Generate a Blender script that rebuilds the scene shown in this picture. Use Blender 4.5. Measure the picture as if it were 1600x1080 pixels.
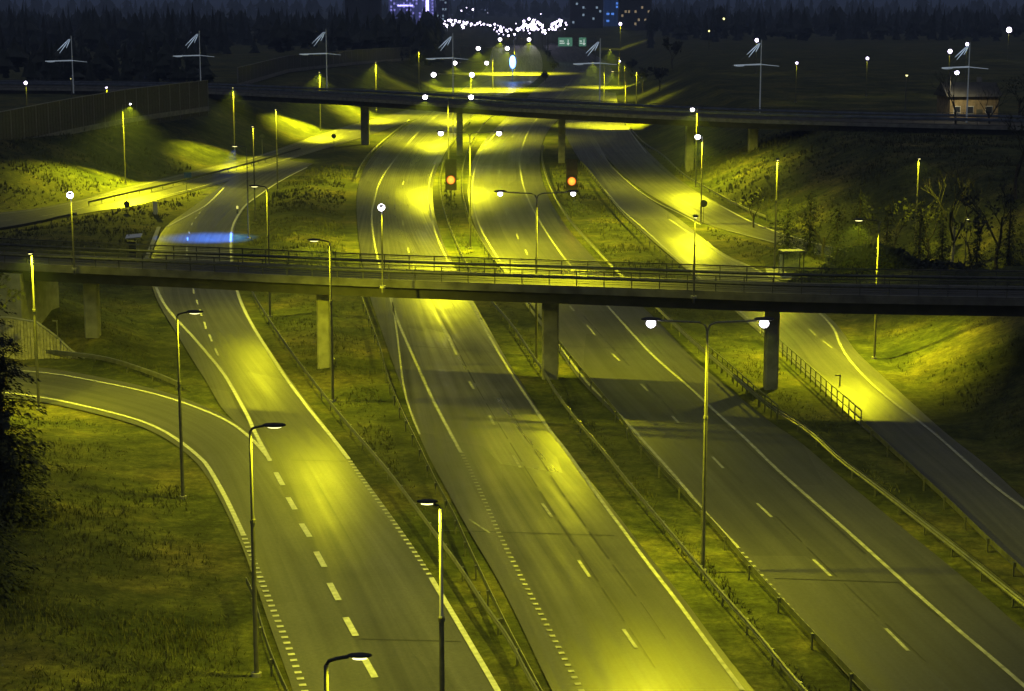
import bpy, math, random
import numpy as np
from mathutils import Vector, Matrix, noise, kdtree
random.seed(7)
S = bpy.context.scene
for o in list(bpy.data.objects): bpy.data.objects.remove(o)
C = S.collection
# ---------------------------------------------------------------- camera
F_PX, CH = 2900.0, 28.0
PIT = math.atan(540.0/F_PX)
cam = bpy.data.objects.new('camera', bpy.data.cameras.new('camera')); C.objects.link(cam)
cam.location = (0, 0, CH); cam.rotation_euler = (math.pi/2-PIT, 0, 0)
cam.data.sensor_width = 36; cam.data.lens = F_PX/1600*36
cam.data.clip_start = 0.5; cam.data.clip_end = 12000
S.camera = cam
# ---------------------------------------------------------------- world: night sky glow
W = bpy.data.worlds.new("World"); S.world = W; W.use_nodes = True
bg = W.node_tree.nodes['Background']
bg.inputs[1].default_value = 1.0
_nt = W.node_tree; _tc = _nt.nodes.new('ShaderNodeTexCoord'); _sp = _nt.nodes.new('ShaderNodeSeparateXYZ'); _cr = _nt.nodes.new('ShaderNodeValToRGB')
_nt.links.new(_tc.outputs['Generated'], _sp.inputs[0]); _nt.links.new(_sp.outputs['Z'], _cr.inputs[0]); _nt.links.new(_cr.outputs[0], bg.inputs[0])
_e = _cr.color_ramp.elements; _e[0].position = 0.0; _e[0].color = (.010, .012, .026, 1); _e[1].position = 1.0; _e[1].color = (.17, .185, .22, 1)
for _p, _c in ((.30, (.026, .027, .032)), (.55, (.085, .09, .10))):
    _x = _e.new(_p); _x.color = (*_c, 1)
S.view_settings.view_transform = 'Standard'; S.view_settings.look = 'None'
S.view_settings.exposure = 0; S.view_settings.gamma = 1
# faint bluish fill from above, added to lift the black shadows
sun = bpy.data.objects.new('moon', bpy.data.lights.new('moon', 'SUN')); C.objects.link(sun)
sun.data.energy = 0.06; sun.data.angle = math.radians(25); sun.data.color = (0.75, 0.8, 1.0)
sun.rotation_euler = (math.radians(30), math.radians(-20), 0)
# lamp colours
YEL = (1.0, 0.965, 0.012); BLU = (0.05, 0.20, 1.0)
PW = 9500.0
GLOBAL_LAMP = 1.0

# ---------------------------------------------------------------- helpers
CP, SP = math.cos(PIT), math.sin(PIT)
def P(x, y, z=0.0):
    a = (x-800)/F_PX; b = (540-y)/F_PX
    d = Vector((a, CP+b*SP, -SP+b*CP)); t = (z-CH)/d.z
    return Vector((d.x*t, d.y*t, z))
def Z(ytop, ybase, zb=0.0):
    """height of the top of an upright whose foot is seen at ybase"""
    p = P(800, ybase, zb)
    b = (540-ytop)/F_PX
    t = p.y/(CP+b*SP)
    return CH + t*(-SP+b*CP)

class MB:
    def __init__(s): s.v = []; s.f = []; s.m = []; s.uv = []; s.cur = 0
    def add(s, vs, fs):
        n = len(s.v); s.v += [tuple(v) for v in vs]
        for f in fs: s.f.append([i+n for i in f]); s.m.append(s.cur)
    def box(s, c, d, rz=0.0, M=None):
        hx, hy, hz = d[0]/2, d[1]/2, d[2]/2
        vs = [Vector((x, y, z)) for z in (-hz, hz) for y in (-hy, hy) for x in (-hx, hx)]
        R = Matrix.Rotation(rz, 3, 'Z') if M is None else M
        s.add([R @ v + Vector(c) for v in vs], [(0,2,3,1),(4,5,7,6),(0,1,5,4),(2,6,7,3),(0,4,6,2),(1,3,7,5)])
    def tube(s, pts, rad, n=8, cap=True):
        pts = [Vector(p) for p in pts]
        if not hasattr(rad, '__len__'): rad = [rad]*len(pts)
        rings = []
        for i, p in enumerate(pts):
            t = (pts[min(i+1, len(pts)-1)]-pts[max(i-1, 0)]).normalized()
            a = t.orthogonal().normalized() if abs(t.z) < .95 else Vector((1, 0, 0)); a = (a-t*a.dot(t)).normalized()
            b = t.cross(a)
            rings.append([p+(a*math.cos(2*math.pi*k/n)+b*math.sin(2*math.pi*k/n))*rad[i] for k in range(n)])
        vs = [v for r in rings for v in r]; fs = []
        for i in range(len(pts)-1):
            for k in range(n):
                fs.append((i*n+k, i*n+(k+1)%n, (i+1)*n+(k+1)%n, (i+1)*n+k))
        if cap: fs += [tuple(range(n-1, -1, -1)), tuple((len(pts)-1)*n+k for k in range(n))]
        s.add(vs, fs)
    def ell(s, c, r, n=12, m=7, M=None):
        vs = []; fs = []; M = M or Matrix.Identity(3)
        for j in range(m+1):
            th = math.pi*j/m
            for k in range(n):
                ph = 2*math.pi*k/n
                vs.append(M @ Vector((r[0]*math.sin(th)*math.cos(ph), r[1]*math.sin(th)*math.sin(ph), r[2]*math.cos(th)))+Vector(c))
        for j in range(m):
            for k in range(n): fs.append((j*n+k, (j+1)*n+k, (j+1)*n+(k+1)%n, j*n+(k+1)%n))
        s.add(vs, fs)
    def sweep(s, path, prof):
        """prof: (offset to the left normal, z) closed profile swept along path"""
        n = len(prof); vs = []; fs = []
        for i, p in enumerate(path):
            t = path[min(i+1, len(path)-1)]-path[max(i-1, 0)]; t.z = 0; t.normalize()
            nr = Vector((-t.y, t.x, 0))
            for (o, z) in prof: vs.append(p+nr*o+Vector((0, 0, z)))
        for i in range(len(path)-1):
            for k in range(n): fs.append((i*n+k, (i+1)*n+k, (i+1)*n+(k+1)%n, i*n+(k+1)%n))
        fs += [tuple(range(n)), tuple((len(path)-1)*n+k for k in range(n-1, -1, -1))]
        s.add(vs, fs)
    def ribbon(s, path, w, z=0.0, off=0.0):
        vs = []; fs = []
        for i, p in enumerate(path):
            t = path[min(i+1, len(path)-1)]-path[max(i-1, 0)]; t.z = 0; t.normalize()
            nr = Vector((-t.y, t.x, 0))
            vs += [Vector((p.x, p.y, z))+nr*(off+w/2), Vector((p.x, p.y, z))+nr*(off-w/2)]
        for i in range(len(path)-1): fs.append((2*i, 2*i+1, 2*i+3, 2*i+2))
        s.add(vs, fs)
    def build(s, name, mat, parent=None, smooth=False, loc=None):
        me = bpy.data.meshes.new(name)
        vs = s.v
        if loc is not None: vs = [(v[0]-loc[0], v[1]-loc[1], v[2]-loc[2]) for v in vs]
        me.from_pydata(vs, [], s.f)
        mats = mat if isinstance(mat, (list, tuple)) else [mat]
        for m in mats: me.materials.append(m)
        if len(mats) > 1: me.polygons.foreach_set('material_index', s.m)
        if smooth: me.polygons.foreach_set('use_smooth', [True]*len(me.polygons))
        if s.uv:
            l = me.uv_layers.new(name='UVMap')
            for i, lp in enumerate(me.loops): l.data[i].uv = s.uv[lp.vertex_index]
        me.update()
        o = bpy.data.objects.new(name, me); C.objects.link(o)
        if parent is not None: o.parent = parent
        if loc is not None: o.location = loc
        return o
def tag(o, label=None, cat=None, group=None, kind=None):
    if label: o['label'] = label
    if cat: o['category'] = cat
    if group: o['group'] = group
    if kind: o['kind'] = kind
    return o
def empty(name, loc, rz=0.0):
    o = bpy.data.objects.new(name, None); C.objects.link(o); o.location = loc; o.rotation_euler = (0, 0, rz)
    o.empty_display_size = .3
    return o
def copy_part(src, parent, loc=None, rz=None):
    c = src.copy(); C.objects.link(c); c.parent = parent
    if loc is not None: c.location = loc
    if rz is not None: c.rotation_euler = (0, 0, rz)
    return c
def copy_tree(o, parent=None):
    c = o.copy(); C.objects.link(c); c.parent = parent
    for ch in o.children: copy_tree(ch, c)
    return c
def chaikin(pts, k=2):
    for _ in range(k):
        q = [pts[0]]
        for a, b in zip(pts, pts[1:]): q += [a.lerp(b, .25), a.lerp(b, .75)]
        q.append(pts[-1]); pts = q
    return pts
def resample(pts, step=None, n=None):
    L = [0.0]
    for a, b in zip(pts, pts[1:]): L.append(L[-1]+(b-a).length)
    if n is None: n = max(2, int(L[-1]/step)+1)
    out = []; j = 0
    for i in range(n):
        s = L[-1]*i/(n-1)
        while j < len(L)-2 and L[j+1] < s: j += 1
        d = L[j+1]-L[j]
        out.append(pts[j].lerp(pts[j+1], 0 if d < 1e-9 else (s-L[j])/d))
    return out
def WP(px, z=0.0, k=2): return chaikin([P(x, y, z) for x, y in px], k)

# ---------------------------------------------------------------- materials
def nodes(name):
    m = bpy.data.materials.new(name); m.use_nodes = True
    nt = m.node_tree; b = nt.nodes['Principled BSDF']
    return m, nt, b
def N(nt, t, **kw):
    n = nt.nodes.new(t)
    for k, v in kw.items():
        if k.startswith('i_'):
            key = k[2:]; n.inputs[int(key) if key.isdigit() else key].default_value = v
        else: setattr(n, k, v)
    return n
def ramp(nt, fac, stops):
    r = nt.nodes.new('ShaderNodeValToRGB'); e = r.color_ramp.elements
    while len(e) > 1: e.remove(e[0])
    e[0].position = stops[0][0]; e[0].color = (*stops[0][1], 1)
    for p, c in stops[1:]:
        x = e.new(p); x.color = (*c, 1)
    nt.links.new(fac, r.inputs[0]); return r
def simple(name, col, rough=.6, metal=0.0, nscale=6.0, var=.25, bump=0.0):
    m, nt, b = nodes(name)
    tc = N(nt, 'ShaderNodeTexCoord'); n = N(nt, 'ShaderNodeTexNoise', i_Scale=nscale, i_Detail=6.0)
    nt.links.new(tc.outputs['Object'], n.inputs['Vector'])
    r = ramp(nt, n.outputs[0], [(.3, tuple(c*(1-var) for c in col)), (.7, tuple(min(1, c*(1+var)) for c in col))])
    nt.links.new(r.outputs[0], b.inputs['Base Color'])
    b.inputs['Roughness'].default_value = rough; b.inputs['Metallic'].default_value = metal
    if bump:
        bp = N(nt, 'ShaderNodeBump', i_Strength=bump, i_Distance=.05)
        nt.links.new(n.outputs[0], bp.inputs['Height']); nt.links.new(bp.outputs[0], b.inputs['Normal'])
    return m
def emis(name, col, st, base=(.02, .02, .02)):
    m, nt, b = nodes(name)
    b.inputs['Base Color'].default_value = (*base, 1)
    b.inputs['Emission Color'].default_value = (*col, 1); b.inputs['Emission Strength'].default_value = st
    try: m.cycles.emission_sampling = 'NONE'
    except Exception: pass
    return m
def asphalt(name, lo, hi, r0=.38, r1=.62, seed=0.0):
    m, nt, b = nodes(name); L = nt.links.new
    uv = N(nt, 'ShaderNodeUVMap'); tc = N(nt, 'ShaderNodeTexCoord')
    mp = N(nt, 'ShaderNodeMapping'); mp.inputs['Scale'].default_value = (.62, .010, 1); mp.inputs['Location'].default_value = (seed, seed*.37, 0)
    L(uv.outputs[0], mp.inputs[0])
    n1 = N(nt, 'ShaderNodeTexNoise', i_Scale=1.0, i_Detail=4.0, i_Roughness=.65); L(mp.outputs[0], n1.inputs['Vector'])
    mp3 = N(nt, 'ShaderNodeMapping'); mp3.inputs['Scale'].default_value = (2.6, .05, 1); mp3.inputs['Location'].default_value = (seed*2, seed, 0)
    L(uv.outputs[0], mp3.inputs[0])
    n3 = N(nt, 'ShaderNodeTexNoise', i_Scale=1.0, i_Detail=3.0); L(mp3.outputs[0], n3.inputs['Vector'])
    n2 = N(nt, 'ShaderNodeTexNoise', i_Scale=.16, i_Detail=7.0, i_Roughness=.6); L(tc.outputs['Object'], n2.inputs['Vector'])
    g = N(nt, 'ShaderNodeTexNoise', i_Scale=5.0, i_Detail=9.0, i_Roughness=.8); L(tc.outputs['Object'], g.inputs['Vector'])
    # resurfaced stretches: stepwise change along and across
    mpp = N(nt, 'ShaderNodeMapping'); mpp.inputs['Scale'].default_value = (.135, .021, 1); mpp.inputs['Location'].default_value = (seed*.7, seed*1.3, 0)
    L(uv.outputs[0], mpp.inputs[0])
    vo = N(nt, 'ShaderNodeTexVoronoi', distance='CHEBYCHEV', i_Scale=1.0); L(mpp.outputs[0], vo.inputs['Vector'])
    vs = N(nt, 'ShaderNodeSeparateColor'); L(vo.outputs['Color'], vs.inputs[0])
    a = N(nt, 'ShaderNodeMath', operation='MULTIPLY', i_1=.45); L(n1.outputs[0], a.inputs[0])
    a2 = N(nt, 'ShaderNodeMath', operation='MULTIPLY_ADD', i_1=.25); L(n2.outputs[0], a2.inputs[0]); L(a.outputs[0], a2.inputs[2])
    a3 = N(nt, 'ShaderNodeMath', operation='MULTIPLY_ADD', i_1=.16); L(vs.outputs[0], a3.inputs[0]); L(a2.outputs[0], a3.inputs[2])
    a4 = N(nt, 'ShaderNodeMath', operation='MULTIPLY_ADD', i_1=.22); L(n3.outputs[0], a4.inputs[0]); L(a3.outputs[0], a4.inputs[2])
    ux = N(nt, 'ShaderNodeSeparateXYZ'); L(uv.outputs[0], ux.inputs[0])
    w1 = N(nt, 'ShaderNodeMath', operation='MULTIPLY_ADD', i_1=3.45, i_2=seed); L(ux.outputs[0], w1.inputs[0])
    w2 = N(nt, 'ShaderNodeMath', operation='SINE'); L(w1.outputs[0], w2.inputs[0])
    a5 = N(nt, 'ShaderNodeMath', operation='MULTIPLY_ADD', i_1=.035); L(w2.outputs[0], a5.inputs[0]); L(a4.outputs[0], a5.inputs[2]); a4 = a5
    r = ramp(nt, a4.outputs[0], [(.36, lo), (.68, hi)])
    mix = N(nt, 'ShaderNodeMix', data_type='RGBA', blend_type='MULTIPLY', i_0=.85)
    gr = ramp(nt, g.outputs[0], [(.32, (.45, .45, .45)), (.66, (1.35, 1.35, 1.35))])
    L(r.outputs[0], mix.inputs[6]); L(gr.outputs[0], mix.inputs[7]); L(mix.outputs[2], b.inputs['Base Color'])
    mr = N(nt, 'ShaderNodeMapRange'); mr.inputs['From Min'].default_value = .36; mr.inputs['From Max'].default_value = .68
    mr.inputs['To Min'].default_value = r1; mr.inputs['To Max'].default_value = r0
    L(a4.outputs[0], mr.inputs['Value']); L(mr.outputs[0], b.inputs['Roughness'])
    bp = N(nt, 'ShaderNodeBump', i_Strength=.25, i_Distance=.01); L(g.outputs[0], bp.inputs['Height']); L(bp.outputs[0], b.inputs['Normal'])
    return m
M_as = [asphalt('asphalt_worn', (.016, .016, .016), (.085, .084, .078), .27, .50, 1.3),
        asphalt('asphalt_grey', (.028, .028, .027), (.070, .069, .063), .36, .58, 5.1),
        asphalt('asphalt_ramp', (.03, .03, .03), (.10, .099, .09), .31, .5, 2.9),
        asphalt('asphalt_dark', (.035, .035, .035), (.09, .09, .085), .42, .6, 9.7)]
def grass_mat():
    m, nt, b = nodes('grass'); L = nt.links.new
    tc = N(nt, 'ShaderNodeTexCoord')
    n1 = N(nt, 'ShaderNodeTexNoise', i_Scale=.09, i_Detail=8.0, i_Roughness=.62); L(tc.outputs['Object'], n1.inputs['Vector'])
    n2 = N(nt, 'ShaderNodeTexNoise', i_Scale=2.2, i_Detail=9.0, i_Roughness=.8); L(tc.outputs['Object'], n2.inputs['Vector'])
    r1 = ramp(nt, n1.outputs[0], [(.34, (.026, .034, .012)), (.5, (.062, .070, .022)), (.66, (.112, .100, .032))])
    r2 = ramp(nt, n2.outputs[0], [(.33, (.25, .25, .25)), (.68, (1.7, 1.7, 1.7))])
    mx = N(nt, 'ShaderNodeMix', data_type='RGBA', blend_type='MULTIPLY', i_0=.8)
    L(r1.outputs[0], mx.inputs[6]); L(r2.outputs[0], mx.inputs[7]); L(mx.outputs[2], b.inputs['Base Color'])
    n3 = N(nt, 'ShaderNodeTexNoise', i_Scale=.45, i_Detail=10.0, i_Roughness=.75); L(tc.outputs['Object'], n3.inputs['Vector'])
    r3 = ramp(nt, n3.outputs[0], [(.36, (.30, .34, .30)), (.5, (.9, .9, .8)), (.64, (1.7, 1.55, 1.2))])
    mx2 = N(nt, 'ShaderNodeMix', data_type='RGBA', blend_type='MULTIPLY', i_0=.9)
    L(mx.outputs[2], mx2.inputs[6]); L(r3.outputs[0], mx2.inputs[7]); L(mx2.outputs[2], b.inputs['Base Color'])
    b.inputs['Roughness'].default_value = .9; b.inputs['Specular IOR Level'].default_value = .15
    bp = N(nt, 'ShaderNodeBump', i_Strength=.7, i_Distance=.15); L(n2.outputs[0], bp.inputs['Height']); L(bp.outputs[0], b.inputs['Normal'])
    return m
M_grass = grass_mat()
M_paint = simple('road_paint', (.46, .46, .43), .55, 0, 3.0, .28)
M_paintw = simple('worn_road_paint', (.27, .27, .25), .6, 0, 2.0, .4)
M_conc = simple('concrete', (.24, .24, .22), .8, 0, 1.2, .3, .3)
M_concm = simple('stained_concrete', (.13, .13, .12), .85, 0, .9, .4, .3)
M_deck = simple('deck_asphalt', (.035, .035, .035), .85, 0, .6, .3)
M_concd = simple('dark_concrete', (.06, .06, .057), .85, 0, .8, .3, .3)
M_galv = simple('galvanised_steel', (.22, .225, .22), .42, .75, 2.0, .25)
M_pole = simple('pole_metal', (.17, .17, .165), .5, .3, 3.0, .15)
M_poleb = simple('lamplit_pole_top', (.7, .7, .7), .4, .1, 3.0, .12)  # near-white upper section: lamplight below the head put into the colour
M_poled = simple('shaded_pole_base', (.13, .13, .125), .6, .3, 3.0, .25)  # darker lower section, toned down for the lamplight fading towards the foot
M_dark = simple('dark_metal', (.035, .037, .042), .5, .2, 4.0, .3)
M_head = simple('luminaire_housing', (.03, .032, .036), .75, .0, 6.0, .2)
M_rail = simple('rail_paint', (.09, .095, .09), .45, .3, 3.0, .3)
M_railblue = simple('rail_panel', (.16, .19, .26), .35, .2, 1.0, .3)
M_wood = simple('wall_boards', (.10, .10, .075), .8, 0, 4.0, .35, .4)
M_bark = simple('bark', (.06, .05, .04), .9, 0, 8.0, .4, .4)
M_birch = simple('birch_bark', (.30, .28, .24), .8, 0, 5.0, .5)
M_needle = simple('needles', (.014, .02, .014), .9, 0, 5.0, .4)
M_leaf = simple('foliage', (.022, .026, .012), .85, 0, 3.0, .45)
M_twig = simple('twigs', (.03, .028, .02), .9, 0, 6.0, .4)
M_white = simple('white_panel', (.6, .62, .62), .5, 0, 2.0, .1)
M_glow = emis('lamp_glow', (1.0, .93, 1.0), 14)
M_glowy = emis('lamp_lens_lit', (1.0, .93, .35), 3.0)
M_city = emis('city_lamp_glow', (.80, .70, 1.0), 9)
M_cityb = emis('violet_light', (.42, .30, 1.0), 3.5)
M_blue = emis('blue_light', (.10, .22, 1.0), 11)
M_orange = emis('signal_amber', (1.0, .40, .04), 1.6)
M_orange2 = emis('signal_amber_rim', (1.0, .06, .01), .8)

# ---------------------------------------------------------------- roads (pixel traces of the kerb lines laid on the ground)
ROADS = {}
samples = []
def road(name, left, right, n, mat, lvl, far_end=None):
    def pxs(pl): return [P(v.x, v.y) for v in resample(chaikin([Vector((x, y, 0)) for x, y in pl], 2), n=n)]
    Lp = pxs(left); Rp = pxs(right)
    b = MB(); k = 9; v = 0.0; prev = None
    for i in range(n):
        c = (Lp[i]+Rp[i])/2
        if prev is not None: v += (c-prev).length
        prev = c; w = (Rp[i]-Lp[i]).length
        for j in range(k):
            q = Lp[i].lerp(Rp[i], j/(k-1)); b.v.append((q.x, q.y, 0)); b.uv.append((w*(j/(k-1)-.5), v))
            if q.y < 1500:
                samples.append(q)
                if i:
                    q0 = Lp[i-1].lerp(Rp[i-1], j/(k-1)); ns = min(12, int((q-q0).length/1.5))
                    for t_ in range(1, ns): samples.append(q0.lerp(q, t_/ns))
    for i in range(n-1):
        for j in range(k-1):
            a = i*k+j; b.f.append([a, a+1, a+k+1, a+k]); b.m.append(0)
    o = b.build(name, mat, loc=(0, 0, 0)); o.location.z = .02+.004*lvl
    tag(o, kind='structure'); ROADS[name] = (Lp, Rp)
    # make normals face up
    me = o.data
    if me.polygons[0].normal.z < 0: me.flip_normals()
    return o
A_L = [(905,1160),(862,1080),(811,971),(775,900),(735,835),(700,770),(662,700),(640,640),(622,590),(604,540),(590,500),(578,465),(567,420),(560,370),(556,320),(560,285),(575,250),(600,222),(640,192),(690,165),(735,130),(760,107),(766,90),(768,75),(790,60),(815,50)]
A_R = [(1250,1170),(1178,1080),(1119,1006),(1064,930),(1010,865),(969,810),(925,755),(880,700),(850,655),(815,600),(790,560),(762,510),(740,472),(712,420),(694,385),(684,355),(677,325),(675,295),(680,270),(692,245),(705,222),(725,195),(750,170),(790,150),(835,130),(848,112),(848,95),(843,80),(832,68),(836,50)]
D_L = [(1420,1160),(1345,1080),(1285,1013),(1208,929),(1148,858),(1095,802),(1060,758),(1000,690),(955,645),(905,595),(870,545),(835,495),(805,455),(778,418),(757,385),(742,355),(733,325),(730,295),(733,268),(742,242),(760,215),(790,185),(812,165),(830,145),(852,125),(866,110),(868,95),(861,85),(850,75),(845,62),(848,50)]
D_R = [(1820,1160),(1700,1070),(1590,978),(1500,898),(1430,842),(1360,785),(1300,735),(1250,690),(1195,655),(1145,612),(1080,560),(1045,520),(1010,485),(960,438),(920,395),(890,362),(868,330),(855,305),(846,280),(842,250),(846,225),(858,200),(885,175),(920,150),(955,130),(960,115),(952,100),(935,88),(905,75),(880,62),(865,50)]
E_L = [(1750,1040),(1660,955),(1605,905),(1552,858),(1492,798),(1436,746),(1380,695),(1340,662),(1275,600),(1217,547),(1180,515),(1130,470),(1085,432),(1045,398),(1005,364),(970,332),(940,297),(922,272),(905,250),(890,225),(878,200),(885,180),(905,160),(930,143)]
E_R = [(1850,1000),(1700,870),(1599,780),(1540,725),(1480,680),(1425,630),(1370,580),(1335,548),(1318,520),(1298,497),(1245,455),(1197,427),(1165,412),(1135,400),(1100,375),(1062,342),(1030,322),(1000,302),(975,280),(953,257),(940,235),(928,210),(928,190),(938,165),(950,143)]
F_L = [(1700,475),(1510,450),(1425,437),(1375,425),(1312,407),(1250,392),(1200,378),(1140,362),(1095,348),(1050,325),(1010,302),(980,280),(955,255),(938,235),(922,210),(915,190),(920,170),(935,145)]
F_R = [(1700,462),(1500,429),(1425,411),(1375,402),(1325,392),(1262,376),(1200,357),(1162,340),(1125,320),(1088,300),(1060,280),(1033,257),(1010,235),(990,212),(978,195),(968,175),(962,145)]
R_L = [(625,1160),(585,1080),(535,970),(490,880),(450,800),(415,725),(390,680),(347,642),(325,600),(305,570),(275,520),(250,480),(238,452),(232,420),(240,390),(255,355),(300,325),(340,295),(385,264),(430,248)]
R_R = [(830,1160),(782,1080),(748,1020),(712,960),(690,925),(655,868),(616,812),(567,745),(535,702),(485,636),(447,585),(428,558),(402,518),(386,488),(373,457),(366,417),(364,380),(366,357),(374,338),(386,320),(404,305),(440,280),(490,256)]
O_L = [(478,1160),(458,1080),(440,1030),(415,960),(395,900),(375,845),(345,783),(318,735),(290,707),(250,680),(207,662),(125,641),(67,629),(0,620),(-200,612)]
O_R = [(632,1160),(592,1080),(540,970),(495,880),(455,800),(422,725),(397,682),(362,655),(325,638),(275,618),(215,602),(140,587),(92,578),(17,571),(-200,562)]
G_L = [(-200,350),(0,332),(55,327),(137,310),(187,295),(250,280),(325,262),(400,245),(480,217),(540,197),(575,189),(625,175),(680,160)]
G_R = [(-200,385),(0,360),(50,351),(87,343),(150,330),(212,322),(262,308),(325,293),(400,268),(475,242),(562,217),(640,189),(700,170)]
road('road_left_carriageway', A_L, A_R, 160, M_as[0], 2)
road('road_right_carriageway', D_L, D_R, 160, M_as[1], 3)
road('road_exit_lane', E_L, E_R, 110, M_as[2], 1)
road('road_side_street', F_L, F_R, 80, M_as[1], 0)
road('road_left_ramp', R_L, R_R, 110, M_as[2], 4)
road('road_entry_ramp', O_L, O_R, 80, M_as[3], 5)
road('road_cross_street', G_L, G_R, 70, M_as[0], 1)

# ---------------------------------------------------------------- ground heightfield
kd = kdtree.KDTree(len(samples))
for i, q in enumerate(samples): kd.insert((q.x, q.y, 0), i)
kd.balance()
def edge_x(pl):
    pts = sorted([(p.y, p.x) for p in WP(pl)]); ys = [a for a, _ in pts]; xs = [b for _, b in pts]
    return lambda y: float(np.interp(y, ys, xs))
ex_E = edge_x(E_R); ex_G = edge_x([(x, y) for x, y in G_L]); ex_R = edge_x(R_L)
NB = [(-60,434),(60,441),(142,445),(300,452),(505,463),(740,472),(857,476),(1090,485),(1207,490),(1400,494),(1600,497),(1850,500)]
nb_pts = [P(x, y, 6.0) for x, y in NB]
nb_ys = lambda X: float(np.interp(X, [p.x for p in nb_pts], [p.y for p in nb_pts]))
def ss(a, b, t):
    t = max(0.0, min(1.0, (t-a)/(b-a))); return t*t*(3-2*t)
def hgt(x, y):
    if y > 1200 or abs(x) > 400: d = 60.0
    else: d = kd.find((x, y, 0))[2]
    d = max(0.0, d-1.2)
    if y < 45: H = 1.0
    H = .9
    H = max(H, 8.0*ss(0, 6, x-ex_E(min(y, 640))))
    if y > 205: H = max(H, 8.0*ss(0, 6, ex_G(y)-x)*ss(205, 245, y))
    if x < -26:
        yb = nb_ys(x)+3
        H = max(H, 7.2*math.exp(-((y-yb)/10.5)**2)*ss(-26, -36, x))
    s = .42
    if H <= 1.0: s = .12
    z = min(H, s*max(0, d-1.3-max(0, y-440)*.03)); 
    if H > z > H-1: z = z
    nz = noise.fractal(Vector((x*.11, y*.11, 3.1)), .8, 2.0, 4)*.22*ss(.5, 6, d)
    if y > 700: z = z*(1-ss(700, 1300, y)*.3)
    return -.05+z+nz*(1 if abs(x) < 300 else 2)
def axis(f0, f1, st, lo, hi):
    a = list(np.arange(f0, f1, st)); s = st; v = a[-1]
    while v < hi: s *= 1.12; v += s; a.append(v)
    s = st; v = f0; pre = []
    while v > lo: s *= 1.12; v -= s; pre.append(v)
    return pre[::-1]+a
XS = axis(-105, 105, 1.5, -6000, 6000); YS = axis(44, 440, 1.7, -200, 9000)
gb = MB()
for y in YS:
    for x in XS: gb.v.append((x, y, hgt(x, y)))
nx = len(XS)
for j in range(len(YS)-1):
    for i in range(nx-1): gb.f.append([j*nx+i, j*nx+i+1, (j+1)*nx+i+1, (j+1)*nx+i]); gb.m.append(0)
g = gb.build('ground', M_grass, smooth=True); tag(g, kind='structure')

# ---------------------------------------------------------------- road markings
def marks(name, items, mat=None):
    b = MB()
    for it in items:
        kind, pts, w = it[0], it[1], it[2]
        path = resample(WP(pts), step=1.0)
        if kind == 'line': b.ribbon(path, w)
        elif kind == 'dot':
            path = resample(WP(pts), step=.25)
            for i in range(0, len(path)-2, 3): b.ribbon(path[i:i+2], w)
        elif kind == 'dash':
            path = resample(WP(pts), step=.5); on, off = it[3]*2, it[4]*2
            for i in range(0, len(path)-int(on), int(on+off)): b.ribbon(path[i:i+int(on)+1], w)
        elif kind == 'seg':
            b.ribbon([P(*pts[0]), P(*pts[1])], w)
    o = b.build(name, mat or M_paint); o.location.z = .052+.004*len([q for q in bpy.data.objects if q.name.startswith('road_markings')])
    if o.data.polygons[0].normal.z < 0: o.data.flip_normals()
    tag(o, kind='structure'); return o
segs = lambda L, w: [('seg', s, w) for s in L]
marks('road_markings_left_carriageway', [
    ('dot', [(950,1160),(906,1076),(871,1010),(843,957),(807,890),(779,834),(751,770),(720,706)], .26),
    ('line', [(720,708),(695,662),(672,617),(645,557),(622,505),(609,465),(592,415),(583,370),(580,332),(585,315),(591,287),(612,255),(640,222),(667,192),(705,165)], .22),
    ('line', [(612,465),(621,525),(625,562),(631,610),(642,647),(656,680)], .14),
    ('line', [(1160,1080),(1105,1006),(1050,930),(1018,890),(969,823),(927,767),(885,705),(857,672),(837,642),(800,587),(775,545),(755,510),(735,472),(706,420),(688,385),(677,355),(671,325),(669,295),(674,270),(686,245)], .20),
    ('line', [(733,813),(765,834)], .12)]
    + segs([((690,510),(714,556)),((733,597),(740,609)),((765,650),(772,665)),((802,713),(813,732)),((847,788),(862,809)),((904,877),(921,903)),((974,985),(994,1014)),
            ((645,411),(648,421)),((637,388),(639,396)),((629,345),(630,353)),((626,315),(626,321)),((629,290),(631,284)),((640,262),(643,257))], .17), M_paintw)
marks('road_markings_right_carriageway', [
    ('dot', [(1420,1150),(1354,1078),(1291,1013),(1214,929),(1154,858)], .2),
    ('line', [(1154,858),(1101,802),(1066,758),(1005,690),(960,640),(912,595),(878,545),(843,495),(812,455),(785,415),(764,382),(749,355),(740,325),(737,295),(740,270),(750,242),(768,215),(795,188)], .2),
    ('line', [(1700,1160),(1599,1073),(1565,1043),(1491,981),(1404,904),(1323,830),(1221,742),(1178,700),(1160,682),(1107,635),(1082,610),(1025,562),(990,525),(950,480),(900,425),(882,405),(862,377),(837,337),(822,305),(815,282),(811,250),(813,242),(820,217),(832,192),(870,155),(895,122)], .22)]
    + segs([((890,479),(897,487)),((917,509),(930,525)),((957,554),(968,565)),((1001,601),(1012,612)),((1050,651),(1060,662)),((1113,715),(1130,733)),((1183,788),(1206,810)),((1271,876),(1298,902)),((1384,984),(1419,1019)),
            ((821,391),(824,399)),((807,366),(810,374)),((790,330),(792,337)),((783,300),(783,306)),((780,272),(780,266)),((785,242),(787,237)),((800,215),(803,210))], .17), M_paintw)
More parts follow.
